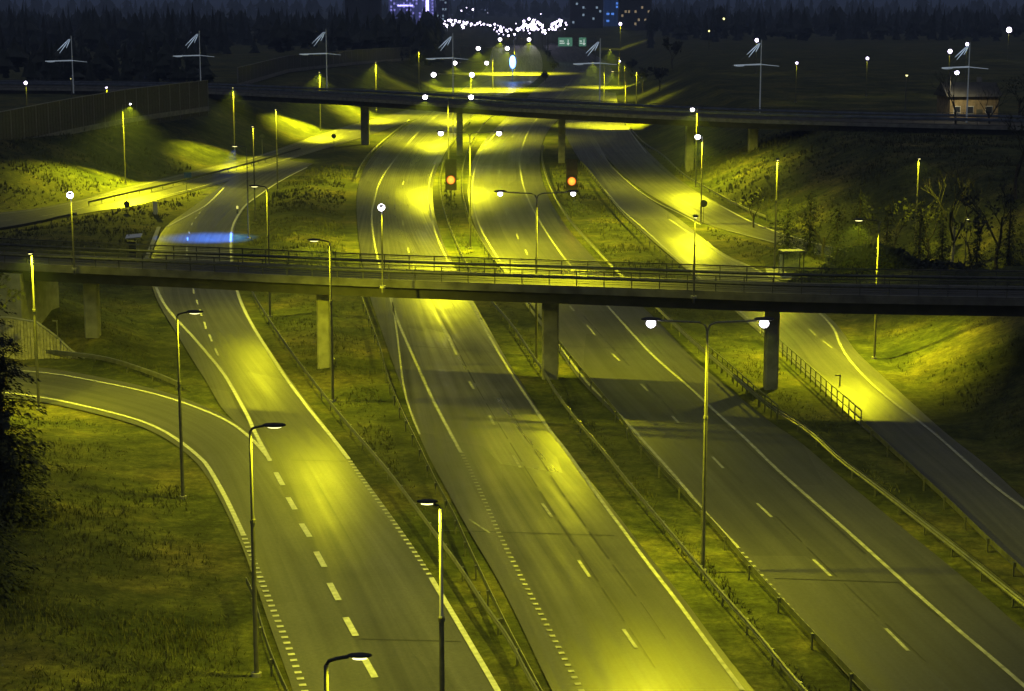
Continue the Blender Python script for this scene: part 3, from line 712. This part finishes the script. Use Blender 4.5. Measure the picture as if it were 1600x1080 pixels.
# short posts on the paved slope side (delineators)
for x, yt, yb, lab in ((52,480,500,'upper thin pole above the retaining wall'),(90,500,523,'thin hooked pole at the falling end of the retaining wall'),(1240,312,328,'short pale marker post on the dark slope beyond the side street'),(1312,585,603,'tiny marker stake on the grass below the second pillar')):
    b0 = P(x, yb, 2.5 if x < 100 else 0); h = (yb-yt)/((yb*CP)/(CH-b0.z))
    root = empty('marker_post', b0); tag(root, lab, 'post')
    m = MB(); m.tube([(0, 0, -.3), (0, 0, h)], .05, 6); m.build('stake', M_galv, root)
    m = MB(); m.box((-.15, 0, h-.05), (.4, .06, .1)); m.build('cap', M_galv, root)
b0 = P(1236, 430); root = empty('bus_shelter', b0, .15); tag(root, 'small bus shelter with thin flat roof beyond the footbridge', 'bus shelter')
m = MB(); m.box((0, 0, 2.55), (2.4, 1.6, .1)); m.build('roof', M_conc, root)
gl, nt_, b_ = nodes('shelter_glass'); b_.inputs['Base Color'].default_value = (.5, .55, .55, 1); b_.inputs['Alpha'].default_value = .3; b_.inputs['Roughness'].default_value = .15
for px_ in (-1.1, 1.1):
    for py_ in (-.7, .7):
        m = MB(); m.box((px_, py_, 1.25), (.08, .08, 2.5)); m.build('corner_post', M_dark, root)
m = MB(); m.box((0, .72, 1.2), (2.1, .03, 1.9)); m.build('back_pane', gl, root)
m = MB(); m.box((-1.12, 0, 1.2), (.03, 1.3, 1.9)); m.build('side_pane', gl, root)
m = MB(); m.box((0, .4, .5), (1.8, .35, .06)); m.box((-.7, .4, .25), (.06, .3, .5)); m.box((.7, .4, .25), (.06, .3, .5)); m.build('bench', M_wood, root)
pv = MB(); c0, c1, c2, c3 = P(1200, 436), P(1262, 440), P(1255, 419), P(1196, 419)
pv.add([v+Vector((0, 0, .02)) for v in (c0, c1, c2, c3)], [(0, 1, 2, 3)]); tag(pv.build('pavement', M_conc), kind='structure')
# retaining wall of boards lit at the left
b0 = P(0, 561); root = empty('retaining_wall', b0); tag(root, 'boarded retaining wall with sloping end, lit yellow beside the entry ramp', 'retaining wall')
tops = [(-70,497),(20,497),(60,502),(90,524),(112,545),(137,566)]
m = MB()
for (xa, ya), (xb, yb_) in zip(tops, tops[1:]):
    nseg = max(2, int((xb-xa)/4.5))
    for i in range(nseg):
        xx = xa+(xb-xa)*(i+.5)/nseg; yy = ya+(yb_-ya)*(i+.5)/nseg
        base = P(xx, 560+xx*.045); pxm = 562*CP/CH; h = max(.1, (561-yy)/pxm)
        wd = (xb-xa)/nseg/pxm
        m.box((base.x-b0.x, base.y-b0.y+random.uniform(-.03, .03), h/2-.1), (wd*.86, .16, h+.2), rz=-.05)
m.build('boards', simple('old_boards', (.38, .36, .26), .8, 0, 3.0, .4, .3), root)
m = MB()
for (xa, ya), (xb, yb_) in zip(tops, tops[1:]):
    a, c = P(xa, 560+xa*.045), P(xb, 560+xb*.045); pxm = 562*CP/CH
    m.tube([(a.x-b0.x, a.y-b0.y, max(.1, (561-ya)/pxm)+.06), (c.x-b0.x, c.y-b0.y, max(.1, (561-yb_)/pxm)+.06)], .11, 6)
m.build('coping', M_conc, root)

# noise walls
def noise_wall(label, pts, height, mat, pstep=4.0, gname='noise_wall'):
    path = resample([Vector(p) for p in pts], step=pstep); o = path[0]
    root = empty(gname, o); tag(root, label, 'noise wall')
    m = MB()
    for a, c in zip(path, path[1:]):
        a = a-o; c = c-o; n = 8
        for i in range(n):
            p = a.lerp(c, (i+.5)/n); ang = math.atan2(c.y-a.y, c.x-a.x)
            m.box((p.x, p.y, p.z+height/2-.7), ((c-a).length/n*.93, .12+.05*(i % 2), height+1.4), rz=ang)
    m.build('panel', mat, root)
    pb = MB(); pb.box((0, 0, height/2-.5), (.22, .3, height+1.2)); p0 = pb.build('post', M_conc, root)
    for i, p in enumerate(path[:100]):
        c = p0 if i == 0 else copy_part(p0, root); c.location = p-o
    m = MB(); m.sweep([p-o for p in path], [(-.16, height), (-.16, height+.1), (.16, height+.1), (.16, height)]); m.build('cap_rail', M_conc, root)
    m = MB(); m.sweep([p-o for p in path], [(-.3, -.5), (-.3, .35), (.3, .35), (.3, -.5)]); m.build('plinth', M_conc, root)
def wpt(x, y, z): return P(x, y, z)
noise_wall('long dark noise wall climbing the left slope to the far bridge', [wpt(-120,256,5.2), wpt(0,230,6.0), wpt(100,207,6.8), wpt(200,187,7.4), wpt(262,178,7.6), wpt(325,169,7.7)], 5.2, M_wood)
noise_wall('dim noise wall on the ridge behind the far bridge at left', [wpt(372,133,8.4), wpt(450,110,8.6), wpt(560,98,8.6), wpt(640,92,7.6)], 4.0, M_wood, 6.0)
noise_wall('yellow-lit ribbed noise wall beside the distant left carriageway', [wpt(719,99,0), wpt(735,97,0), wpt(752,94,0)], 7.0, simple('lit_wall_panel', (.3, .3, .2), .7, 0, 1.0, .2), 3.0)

# overhead direction signs far up the motorway
b0 = P(883, 96); root = empty('sign_gantry', b0); tag(root, 'overhead gantry with two pale green direction signs far up the right carriageway', 'sign gantry')
s_ = 1/(96*CP/CH)
M_green = emis('sign_green', (.12, .34, .22), .55, (.05, .2, .12)); M_swh = emis('sign_white', (.7, .85, .75), .8, (.7, .7, .7))
m = MB(); [m.tube([(x, 0, 0), (x, 0, 11.5)], .25, 6) for x in (-8, 14)]; m.tube([(-8, 0, 9.3), (14, 0, 9.3)], .2, 6); m.tube([(-8, 0, 8.5), (14, 0, 8.5)], .2, 6); m.build('frame', M_galv, root)
for cx, w in ((0, 6.6), (8, 3.4)):
    m = MB(); m.box((cx, -.5, 8.9), (w, .15, 4)); bd = m.build('sign_board', M_green, root)
    m = MB(); m.box((cx-w*.25, -.6, 9.3), (w*.3, .02, .5)); m.box((cx-w*.22, -.6, 8.3), (w*.36, .02, .5))
    m.box((cx+w*.2, -.6, 8.9), (.4, .02, 2.2)); m.add([(cx+w*.2-.8, -.6, 8.3), (cx+w*.2+.8, -.6, 8.3), (cx+w*.2, -.6, 7.3)], [(0, 1, 2)]); m.build('lettering', M_swh, bd)

# blue light far up the left carriageway
b0 = P(801, 128); root = empty('beacon_pole', b0); tag(root, 'pole carrying a glaring blue light over the distant left carriageway', 'beacon')
hh = Z(97, 128)
m = MB(); m.tube([(0, 0, 0), (0, 0, hh+1)], .12, 6); m.build('pole', M_pole, root)
m = MB(); m.ell((0, -.3, hh), (1.1, .5, 2.3), 12, 8); m.build('blue_lamp', M_blue, root, smooth=True)
m = MB(); m.ell((0, -.9, hh+1.1), (.6, .35, .8), 12, 8); m.build('lamp_core', emis('blue_core', (.6, .7, 1), 16), root, smooth=True)
m = MB(); m.box((0, .1, hh), (1.6, .3, 5)); m.build('back_plate', M_dark, root)
light(root, (0, -2.2, hh), 9000, (.1, .3, 1), 120)

# ---------------------------------------------------------------- buildings
def windows(b, x0, x1, z0, z1, nx_, nz_, y, frac=.6, p=.3):
    for i in range(nx_):
        for j in range(nz_):
            if random.random() < p:
                cx = x0+(x1-x0)*(i+.5)/nx_; cz = z0+(z1-z0)*(j+.5)/nz_
                b.box((cx, y, cz), ((x1-x0)/nx_*frac, .2, (z1-z0)/nz_*frac))
def tower(name, label, x, D, w, h, wall, lit, nx_, nz_, p, zb=6, depth=18):
    X = (x-800)/F_PX*D; root = empty(name, (X, D, zb)); tag(root, label, 'building')
    m = MB(); m.box((0, depth/2, h/2), (w, depth, h)); m.build('wall', wall, root)
    m = MB(); m.box((0, depth/2, h+.5), (w+1, depth+1, 1)); m.build('roof', M_concd, root)
    cw, ch_ = (w-2)/nx_, (h-4)/nz_; m = MB(); m.box((0, 0, 0), (cw*.6, .2, ch_*.6)); w0 = None; cnt = 0
    for i in range(nx_):
        for j in range(nz_):
            if random.random() < p and cnt < 95:
                w_ = m.build('window', lit, root) if w0 is None else copy_part(w0, root)
                w0 = w_; cnt += 1; w_.location = (-w/2+1+cw*(i+.5), -.12, 3+ch_*(j+.5))
    m = MB()
    for i in range(nx_): m.box((-w/2+1+(w-2)*(i+.98)/nx_, -.15, h/2), (.35, .3, h-2))
    m.build('mullions', M_concd, root)
    return root
M_vio = emis('violet_lit_facade', (.13, .15, .48), .30, (.1, .12, .3)); M_winv = emis('violet_windows', (.35, .33, 1.0), 1.0); M_winc = emis('cool_windows', (.5, .7, .9), .5); M_winw = emis('warm_windows', (.9, .7, .4), .35)  # violet light on the facade is put into the wall as glow
t = tower('office_block', 'violet-lit office block at the top of the picture, left of the city lights', 646, 1700, 42, 50, M_vio, M_winv, 14, 16, .35)
m = MB(); m.box((14, -1, 16), (2.2, 1, 16)); m.build('light_strip', emis('violet_strip', (.6, .5, 1), 8), t)
m = MB(); m.box((-6, -1, 17), (14, .6, 1.4)); m.build('roof_sign', emis('violet_sign', (.45, .4, 1), 4), t)
tower('office_block', 'dim low office block right of the violet-lit one', 690, 1750, 14, 40, simple('grey_facade', (.15, .15, .2), .8), M_winc, 5, 12, .25)
tower('office_block', 'dark block with a blue glow at the top edge, right of the motorway', 962, 1600, 22, 45, emis('blue_lit_facade', (.02, .06, .2), .3, (.05, .05, .1)), emis('blue_windows', (.1, .3, 1), 1.2), 5, 14, .3)  # blue light on this block is put into its wall as glow
tower('office_block', 'dark tower block with scattered lit windows above the overhead signs', 915, 1500, 26, 36, simple('dark_facade', (.06, .06, .07), .8), M_winc, 9, 11, .14)
tower('office_block', 'low wide dark block behind the right end of the city lights', 990, 1400, 24, 22, simple('dark_facade', (.05, .05, .06), .8), M_winw, 9, 6, .12)
tower('apartment_house', 'dark block with few lit windows left of centre behind the woods', 570, 1300, 24, 22, simple('dark_facade', (.04, .04, .05), .8), M_winc, 9, 6, .05)
# house at the right behind bare trees
b0 = P(1520, 193, 8); root = empty('house', b0, .1); tag(root, 'small house with yellow-lit front behind bare trees at upper right', 'house')
m = MB(); m.box((0, 3, 2.2), (8.4, 6, 4.6)); m.build('wall', simple('ochre_plaster', (.26, .20, .11), .8, 0, 1.5, .4), root)
m = MB(); m.add([(-4.7, -.6, 4.4), (4.7, -.6, 4.4), (4.7, 6.6, 4.4), (-4.7, 6.6, 4.4), (-4.7, 3, 6.6), (4.7, 3, 6.6)], [(0, 1, 5, 4), (2, 3, 4, 5), (0, 4, 3), (1, 2, 5), (3, 2, 1, 0)]); rf = m.build('roof', M_concd, root)
m = MB(); m.box((2, 3.5, 6.6), (.7, .7, 1.6)); m.build('chimney', M_conc, rf)
for wx in (-2.8, -.6, 2.6):
    m = MB(); m.box((wx, -.03, 2.2), (1.2, .1, 1.3)); wn = m.build('window', M_white, root)
    m = MB(); m.box((wx, -.09, 2.2), (1.0, .06, 1.1)); m.build('pane', simple('pane', (.03, .035, .05), .1), wn)
m = MB(); m.box((1, -.04, 1.2), (1, .1, 2.2)); m.build('door', M_wood, root)
lamp('lower of two white lamps left of the lit house', 1482, 112, 196, 1, 1.0, glare=.42, power=.22, zb=8, emit=M_city, col=(1, .85, .45))
lamp('upper of two white lamps left of the lit house', 1481, 79, 150, 0, glare=.45, power=.03, zb=8, emit=M_city)
lamp('highest bright lamp at the upper right edge of the picture', 1574, 46, 95, 0, glare=.9, power=.03, zb=8, emit=M_city)
lamp('small white lamp at the foot of the rightmost stay-armed mast arm', 1508, 68, 130, 0, glare=.4, power=.03, zb=8, emit=M_city)
lamp('small white lamp touching the top of the stay-armed mast near the bridge end', 1181, 62, 115, 0, glare=.5, power=.03, zb=8, emit=M_city)
lamp('faint lone lamp right of the stay-armed mast in the dark upper right', 1243, 97, 160, 0, glare=.25, power=.03, zb=8, emit=M_city)
lamp('faint lone lamp in the middle of the dark upper right', 1353, 90, 150, 0, glare=.3, power=.03, zb=8, emit=M_city)
lamp('pair lamp, dim, far right woods', 1414, 116, 180, 0, glare=.2, power=0, zb=8, emit=M_glowy)
lamp('faint lamp in the dark left of the highest mast at upper right', 1130, 29, 70, 0, glare=.6, power=0, zb=4, emit=M_glowy)
lamp('faint lamp right of the overhead signs below the first', 1107, 48, 95, 0, glare=.35, power=0, zb=4, emit=M_glowy)
lamp('lamp with bluish glare at the far left above the noise wall', 43, 128, 178, 0, glare=.3, power=.03, zb=8, emit=M_city)
lamp('tiny pole left of the leftmost mast, seen over the noise wall', 113, 122, 165, 0, power=0, zb=8)
lamp('bright small post on the road behind the noise wall', 168, 135, 168, 0, glare=.2, power=.15, zb=8, emit=M_city)
lamp('lamp pole with low bright head right of the stay-armed mast on the right verge', 976, 95, 152, -1, 1.5, glare=.3, power=1.2, emit=M_city)
lamp('tall pole behind the far bridge, rightmost of the verge row', 994, 112, 172, 0, power=.8)
lamp('distant tall lamp right of the overhead signs', 969, 37, 75, 0, glare=.9, power=1.0, emit=M_city)

# city lights: small street lamps, one of a kind copied
city = [(618,20),(624,24),(637,22),(642,25),(648,24),(654,24),(660,26),(666,26),(676,28),(688,30),(694,30),(700,32),(706,32),(713,33),(718,34),(726,36),(731,34),(738,38),(741,40),(746,37),(750,35),(756,38),(762,39),(766,40),(773,38),(778,40),(782,42),(787,43),(795,45),(799,47),(806,37),(808,46),(812,44),(818,43),(823,40),(826,42),(829,38),(832,35),(836,31),(840,35),(834,42),(841,46),(845,22),(848,47),(858,46),(861,42),(863,38),(866,35),(870,34),(874,32),(877,33),(721,17),(729,12),(739,15),(762,20),(923,24),(936,24),(945,23),(955,28),(948,5),(971,36),(804,54),(848,50),(852,52)]
rc_ = random.Random(9)
for _ in range(75):
    x = rc_.uniform(690, 885); yb_ = float(np.interp(x, [690, 740, 800, 830, 885], [31, 40, 47, 42, 38]))
    city.append((x+rc_.gauss(0, 2), yb_+rc_.uniform(-3, 3)+(rc_.uniform(3, 9) if rc_.random() < .3 else 0)))
for _ in range(26): city.append((rc_.gauss(828, 10), rc_.gauss(39, 4)))
def city_lamp(r):
    root = empty('distant_lamp', (0, 0, 0)); m = MB(); m.tube([(0, 0, 0), (0, 0, 10)], .12, 5); m.build('pole', M_pole, root)
    m = MB(); m.ell((0, 0, 10), (1, 1, 1), 8, 6); m.build('lamp_head', M_city, root, smooth=True); return root
small = city_lamp(1)
used_s = False
for i, (x, y) in enumerate(city):
    y = max(y, 4); zt = 10 if y > 30 else 10+ (30-y)*.35
    p = P(x, y, zt)
    if p.y > 2600: 
        k = 2600/p.y; zt = CH-(CH-zt)*k; p = Vector((p.x*k, 2600, zt))
    if i == 0: r = small
    else: r = copy_tree(small)
    big = random.choice((.6, .9, 1.3)) if 812 < x < 880 and 28 < y < 48 else random.choice((.35, .5, .7, 1.0, 1.2))
    s = (big*p.y/1500)*.85
    r.location = (p.x, p.y, p.z-10); 
    for ch in r.children:
        if ch.name.startswith('lamp_head'):
            ch.scale = (s, s, s); ch.location = (0, 0, 10-10*s)
    tag(r, 'tiny white lamp head among the distant city lights along the top', 'street lamp', 'distant city lamps')

# ---------------------------------------------------------------- vegetation
def spruce(root, h, rad, seed, needles=1.0, mat=None):
    rnd = random.Random(seed)
    tb = MB(); tb.tube([(0, 0, -.3), (0, 0, h*.5), (0, 0, h)], [h*.018+.06, h*.011+.03, .015], 8); tb.build('trunk', M_bark, root)
    b = MB(); z = h*.08; 
    while z < h*.99:
        fr = 1-z/h; R = rad*(fr**.62)*rnd.uniform(.8, 1.1)+.12
        nb = int(5+fr*5)
        for k in range(nb):
            a = rnd.uniform(0, 2*math.pi); r = R*rnd.uniform(.65, 1.15)
            d = Vector((math.cos(a), math.sin(a), 0)); t = Vector((-d.y, d.x, 0))
            base = Vector((0, 0, z)); ns = max(3, int(r/.28*needles))
            for s in range(ns):
                f = (s+.5)/ns; droop = -.35*r*f*f+.12*r*f
                c = base+d*(r*f)+Vector((0, 0, droop))
                w = (1-f*.75)*.42*max(.5, r*.5)
                for q in range(3):
                    o1 = rnd.uniform(-1, 1)*w; l = rnd.uniform(.18, .42)*(.6+.4*r/rad)
                    e = c+t*o1+d*rnd.uniform(-.1, .25)+Vector((0, 0, rnd.uniform(-.28, .02)))
                    sidev = (t*rnd.uniform(-1, 1)+d*rnd.uniform(-.4, .4)).normalized()*l*.32
                    tip = e+d*l*.6+t*(o1*.4)+Vector((0, 0, rnd.uniform(-l*.7, l*.05)))
                    b.add([e-sidev, e+sidev, tip], [(0, 1, 2)])
        z += h*.022+.10*rnd.random()
    b.build('crown', mat or M_needle, root)
b0 = P(10, 838); root = empty('spruce_tree', b0); tag(root, 'big dark spruce cut off by the left edge of the picture', 'tree'); spruce(root, 13.6, 3.0, 3, 3.4)
b0 = P(-30, 960); root = empty('spruce_tree', b0); tag(root, 'second dark spruce below it in the lower left corner, barely in frame', 'tree'); spruce(root, 6.5, 3.0, 4, 2.2)
def bare_tree(root, h, seed, leaves=0, bark=None, spread=1.0, leafmat=None, depth=5, lsize=.22):
    rnd = random.Random(seed); b = MB(); tw = MB(); lf = MB(); bm_trunk = MB()
    def grow(p, d, L, r, n):
        e = p+d*L; mid = p.lerp(e, .5)+Vector((rnd.uniform(-1, 1), rnd.uniform(-1, 1), 0))*L*.05
        (bm_trunk if n == depth else (b if n > 2 else tw)).tube([p, mid, e], [r, r*.85, r*.7], 6 if n > 3 else 3, cap=False)
        if n <= 0:
            return
        if n <= 2:
            for q in range(leaves):
                c = p.lerp(e, rnd.random())+Vector((rnd.gauss(0, .35), rnd.gauss(0, .35), rnd.gauss(0, .3)))
                u = Vector((rnd.gauss(0, 1), rnd.gauss(0, 1), rnd.gauss(0, 1))).normalized()*lsize; v = u.orthogonal().normalized()*lsize*.7
                lf.add([c-u, c+v, c+u, c-v], [(0, 1, 2, 3)])
        for k in range(rnd.choice((2, 3, 3))):
            a = rnd.uniform(0, 2*math.pi); sp = rnd.uniform(.35, .75)*spread
            nd = (d+Vector((math.cos(a)*sp, math.sin(a)*sp, rnd.uniform(-.05, .3)))).normalized()
            grow(p.lerp(e, rnd.uniform(.55, 1)), nd, L*rnd.uniform(.62, .82), r*.55, n-1)
    grow(Vector((0, 0, -.3)), Vector((rnd.uniform(-.06, .06), rnd.uniform(-.06, .06), 1)).normalized(), h*.36, h*.016+.03, depth)
    bm_trunk.build('trunk', bark or M_bark, root); 
    b.v += []; n0 = len(b.v)
    b.add(tw.v, tw.f); b.build('branches', M_twig, root)
    if lf.v: lf.build('crown', leafmat or M_leaf, root)
trees = [(1488,352,13,'slim pale-trunked birch on the right slope behind the lit grass',M_birch),(1520,372,9,'leafy bush-like tree on the slope right of the birch',None),(1560,362,12,'bare tree at the right edge above the dark boxes of the slope',None),
         (1450,345,8,'low bushy tree left of the birch',None),(1400,340,7,'small tree on the slope behind the tall lamp pole',None),(1350,335,7,'small bush tree at the dark top of the right slope',None),
         (1585,330,12,'bare tree touching the right edge of the picture behind the slope',None),(1490,214,11,'bare tree in front of the left half of the lit house',None),(1545,212,10,'bare tree in front of the right half of the lit house',None),
         (1590,205,12,'bare tree right of the lit house',None),(1290,300,8,'dark small tree above the side street bend',None),(1180,262,6,'bush on the slope under the right end of the far bridge',None)]
for i, (x, y, h, lab, bk) in enumerate(trees):
    zb = 4.5 if y > 320 else 7.5
    b0 = P(x, y, zb); b0.z = hgt(b0.x, b0.y); root = empty('bare_tree', b0); tag(root, lab, 'tree')
    bare_tree(root, h, 20+i, leaves=2 if i not in (0, 7, 8) else 0, bark=bk, depth=5)
for i, (x, y, h, lab) in enumerate([(1232,300,6.5,'dark conifer on the right slope, nearest the far bridge end'),(1268,292,7.5,'tall dark conifer second from the bridge end on the right slope'),(1310,305,6.5,'dark conifer left of the tall lamp pole on the right slope'),
        (1345,296,8,'dense dark conifer in the middle of the right slope'),(1388,310,7,'dark conifer close behind the tall lamp pole, on its left'),(1440,306,7.5,'dark conifer close behind the tall lamp pole, on its right'),(1475,318,6,'low dark conifer in front of the lit house, left'),(1530,322,6,'low dark conifer in front of the lit house, right'),(1580,312,8,'dark conifer at the right edge below the house')]):
    b0 = P(x, y, 7.8); b0.z = hgt(b0.x, b0.y); root = empty('spruce_tree', b0); tag(root, lab, 'tree'); spruce(root, h, h*.27, 90+i, .9)
# bush at the left edge near the retaining wall
b0 = P(18, 600); b0.z = 0; root = empty('bush', P(10, 606)); tag(root, 'bare twiggy bush between the spruce and the retaining wall', 'bush'); bare_tree(root, 5.5, 77, 0, spread=1.5, depth=5)
root = empty('bush', P(-10, 540, 3)); tag(root, 'leafless bush at the left end of the footbridge', 'bush'); bare_tree(root, 7, 78, 1, spread=1.3, depth=5)
# trees left of and along the far carriageways
far_tr = [(985,122,9,'yellow-lit tree on the right verge beyond the far bridge'),(1005,128,10,'dark tree behind the rightmost verge pole'),(1030,135,9,'dim tree right of the verge behind the far bridge'),(866,112,5,'bushy tree in the median on the far bend'),(858,92,5,'bush in the distant median above it'),
          (853,128,4,'low bush in the median behind the far bridge'),(640,72,13,'pale bare tree on the ridge left of the city lights'),(612,80,12,'bare tree left of the pale one on the ridge'),(575,92,10,'dark tree behind the ridge noise wall'),(668,66,9,'tree left of the stay-armed mast on the ridge'),(1050,120,12,'dark tall tree right of the verge trees')]
for i, (x, y, h, lab) in enumerate(far_tr):
    b0 = P(x, y, 0 if 800 < x < 1000 else 4); b0.z = hgt(b0.x, b0.y); root = empty('verge_tree', b0); tag(root, lab, 'tree')
    bare_tree(root, h, 50+i, leaves=7, depth=4, spread=1.1, lsize=.5)
# hedge beyond the footbridge at right
hb = MB(); rnd = random.Random(5)
def blob_shell(mb, c, r, n, rnd, s=.28):
    for k in range(n):
        u = Vector((rnd.gauss(0, 1), rnd.gauss(0, 1), rnd.gauss(0, 1))).normalized(); rr = rnd.uniform(.6, 1.05)
        p = Vector(c)+Vector((u.x*r[0], u.y*r[1], u.z*r[2]))*rr
        a = Vector((rnd.gauss(0, 1), rnd.gauss(0, 1), rnd.gauss(0, 1))).normalized()*s; v = a.orthogonal().normalized()*s*.6
        mb.add([p-a, p+v, p+a, p-v], [(0, 1, 2, 3)])
hp_ = [(1262,452,1.1),(1285,452,1.5),(1310,452,2.2),(1335,453,2.6),(1362,455,2.3),(1390,457,1.7),(1420,458,1.4),(1450,459,1.6),(1480,460,2.1),(1512,461,2.0),(1545,462,1.9),(1580,463,1.9),(1615,464,2.0)]
o0 = P(1262, 452); o0 = Vector((o0.x, o0.y, 0))
for x, y, h in hp_:
    p = P(x, y); zz = hgt(p.x, p.y); blob_shell(hb, (p.x-o0.x, p.y-o0.y, zz+h*.5), (1.9, 1.3, h*.62), 520, rnd)
hd = empty('hedge', o0); tag(hd, 'long dark hedge right of the bus shelter behind the footbridge railing', 'hedge'); hb.build('foliage', M_needle, hd)
m = MB()
for x, y, h in hp_:
    p = P(x, y)-o0; m.tube([(p.x, p.y, -.2), (p.x+.1, p.y, h*.7+hgt(p.x+o0.x, p.y+o0.y))], .06, 5)
m.build('stem', M_bark, hd)
# distant woodland
def woods(name, region, n, seed, hmin, hmax):
    rnd = random.Random(seed); b = MB()
    for _ in range(n):
        x, y = region(rnd); z0 = hgt(x, y)-.3; h = rnd.uniform(hmin, hmax); r = h*rnd.uniform(.14, .26); L = 6; rd = rnd.random() < .45; h *= rnd.choice((.6, .85, 1, 1.1)) 
        for k in range(L):
            zz = z0+h*(.1+.9*k/L); rr = r*(1-k/L)**.85*rnd.uniform(.85, 1.15); pts = []
            if rd: zz = z0+h*(.25+.6*k/L); rr = r*1.5*math.sin(math.pi*(k+.8)/(L+1))*rnd.uniform(.7, 1.2)
            nn = 7; a0 = rnd.random()*6
            for q in range(nn):
                a = a0+2*math.pi*q/nn; r2 = rr*rnd.uniform(.6, 1.2); pts.append((x+math.cos(a)*r2, y+math.sin(a)*r2, zz-rnd.uniform(0, h*.05)))
            tip = (x, y, zz+h*.28*(1.2-k/L*.5))
            b.add(pts+[tip], [(q, (q+1) % nn, nn) for q in range(nn)])
    o = b.build(name, M_needle); tag(o, 'dark conifer woodland', 'woodland', kind='stuff'); return o
def reg_px(x0, x1, d0, d1):
    def f(rnd):
        y = rnd.uniform(d0, d1); x = (rnd.uniform(x0, x1)-800)/F_PX*y; return x, y
    return f
w1 = woods('woodland_left', reg_px(-250, 690, 640, 1500), 900, 1, 11, 17); w1['label'] = 'dark conifer woodland on the left up to the city lights'
w2 = woods('woodland_right', reg_px(1010, 1850, 950, 1800), 800, 2, 11, 18); w2['label'] = 'dark conifer woodland filling the upper right'
w3 = woods('woodland_behind_wall', reg_px(-200, 330, 420, 560), 160, 3, 7, 11); w3['label'] = 'dark woodland behind the left noise wall'
w4 = woods('woodland_far', reg_px(-200, 1800, 2700, 3600), 700, 4, 20, 36); w4['label'] = 'far dark woodland on the skyline'
# tufts of dry grass on verges
def tufts():
    rnd = random.Random(11); b = MB(); cnt = 0
    for _ in range(140000):
        if cnt > 34000: break
        yy = 55+ (rnd.random()**1.5)*260; x = rnd.uniform(-.30, .30)*yy
        d = kd.find((x, yy, 0))[2]
        if d < 1.8: continue
        nn = noise.noise(Vector((x*.16, yy*.16, 0)))
        if nn < rnd.uniform(-.6, .5): continue
        z = hgt(x, yy); cnt += 1
        for k in range(3):
            a = rnd.uniform(0, 6.28); h = rnd.uniform(.08, .26)*(1+nn)*(1+max(0, yy-170)*.01); w = rnd.uniform(.015, .04)*(1+max(0, yy-170)*.015)
            bx, by = x+rnd.gauss(0, .1), yy+rnd.gauss(0, .1)
            b.add([(bx-w*math.cos(a), by-w*math.sin(a), z-.02), (bx+w*math.cos(a), by+w*math.sin(a), z-.02), (bx+rnd.gauss(0, .1), by+rnd.gauss(0, .1), z+h)], [(0, 1, 2)])
    return tag(b.build('grass_tufts', simple('dry_grass', (.06, .062, .025), .8, 0, .6, .5)), 'dry grass tufts on the verges and lawn', 'grass', kind='stuff')
tufts()

# ---------------------------------------------------------------- haze volume, added to lift the far darks and halo the lamps
hz = MB(); hz.box((0, 4000, 46), (13000, 11000, 98)); 
hm_, hnt, hbs = nodes('added_haze'); hnt.nodes.remove(hbs)
pv_ = hnt.nodes.new('ShaderNodeVolumePrincipled'); pv_.inputs['Color'].default_value = (.52, .66, 1.0, 1); pv_.inputs['Density'].default_value = .00032; pv_.inputs['Anisotropy'].default_value = .3
hnt.links.new(pv_.outputs[0], hnt.nodes['Material Output'].inputs['Volume'])
ho = hz.build('haze', hm_); tag(ho, 'thin bluish haze added to lift the far darks', 'haze', kind='stuff')
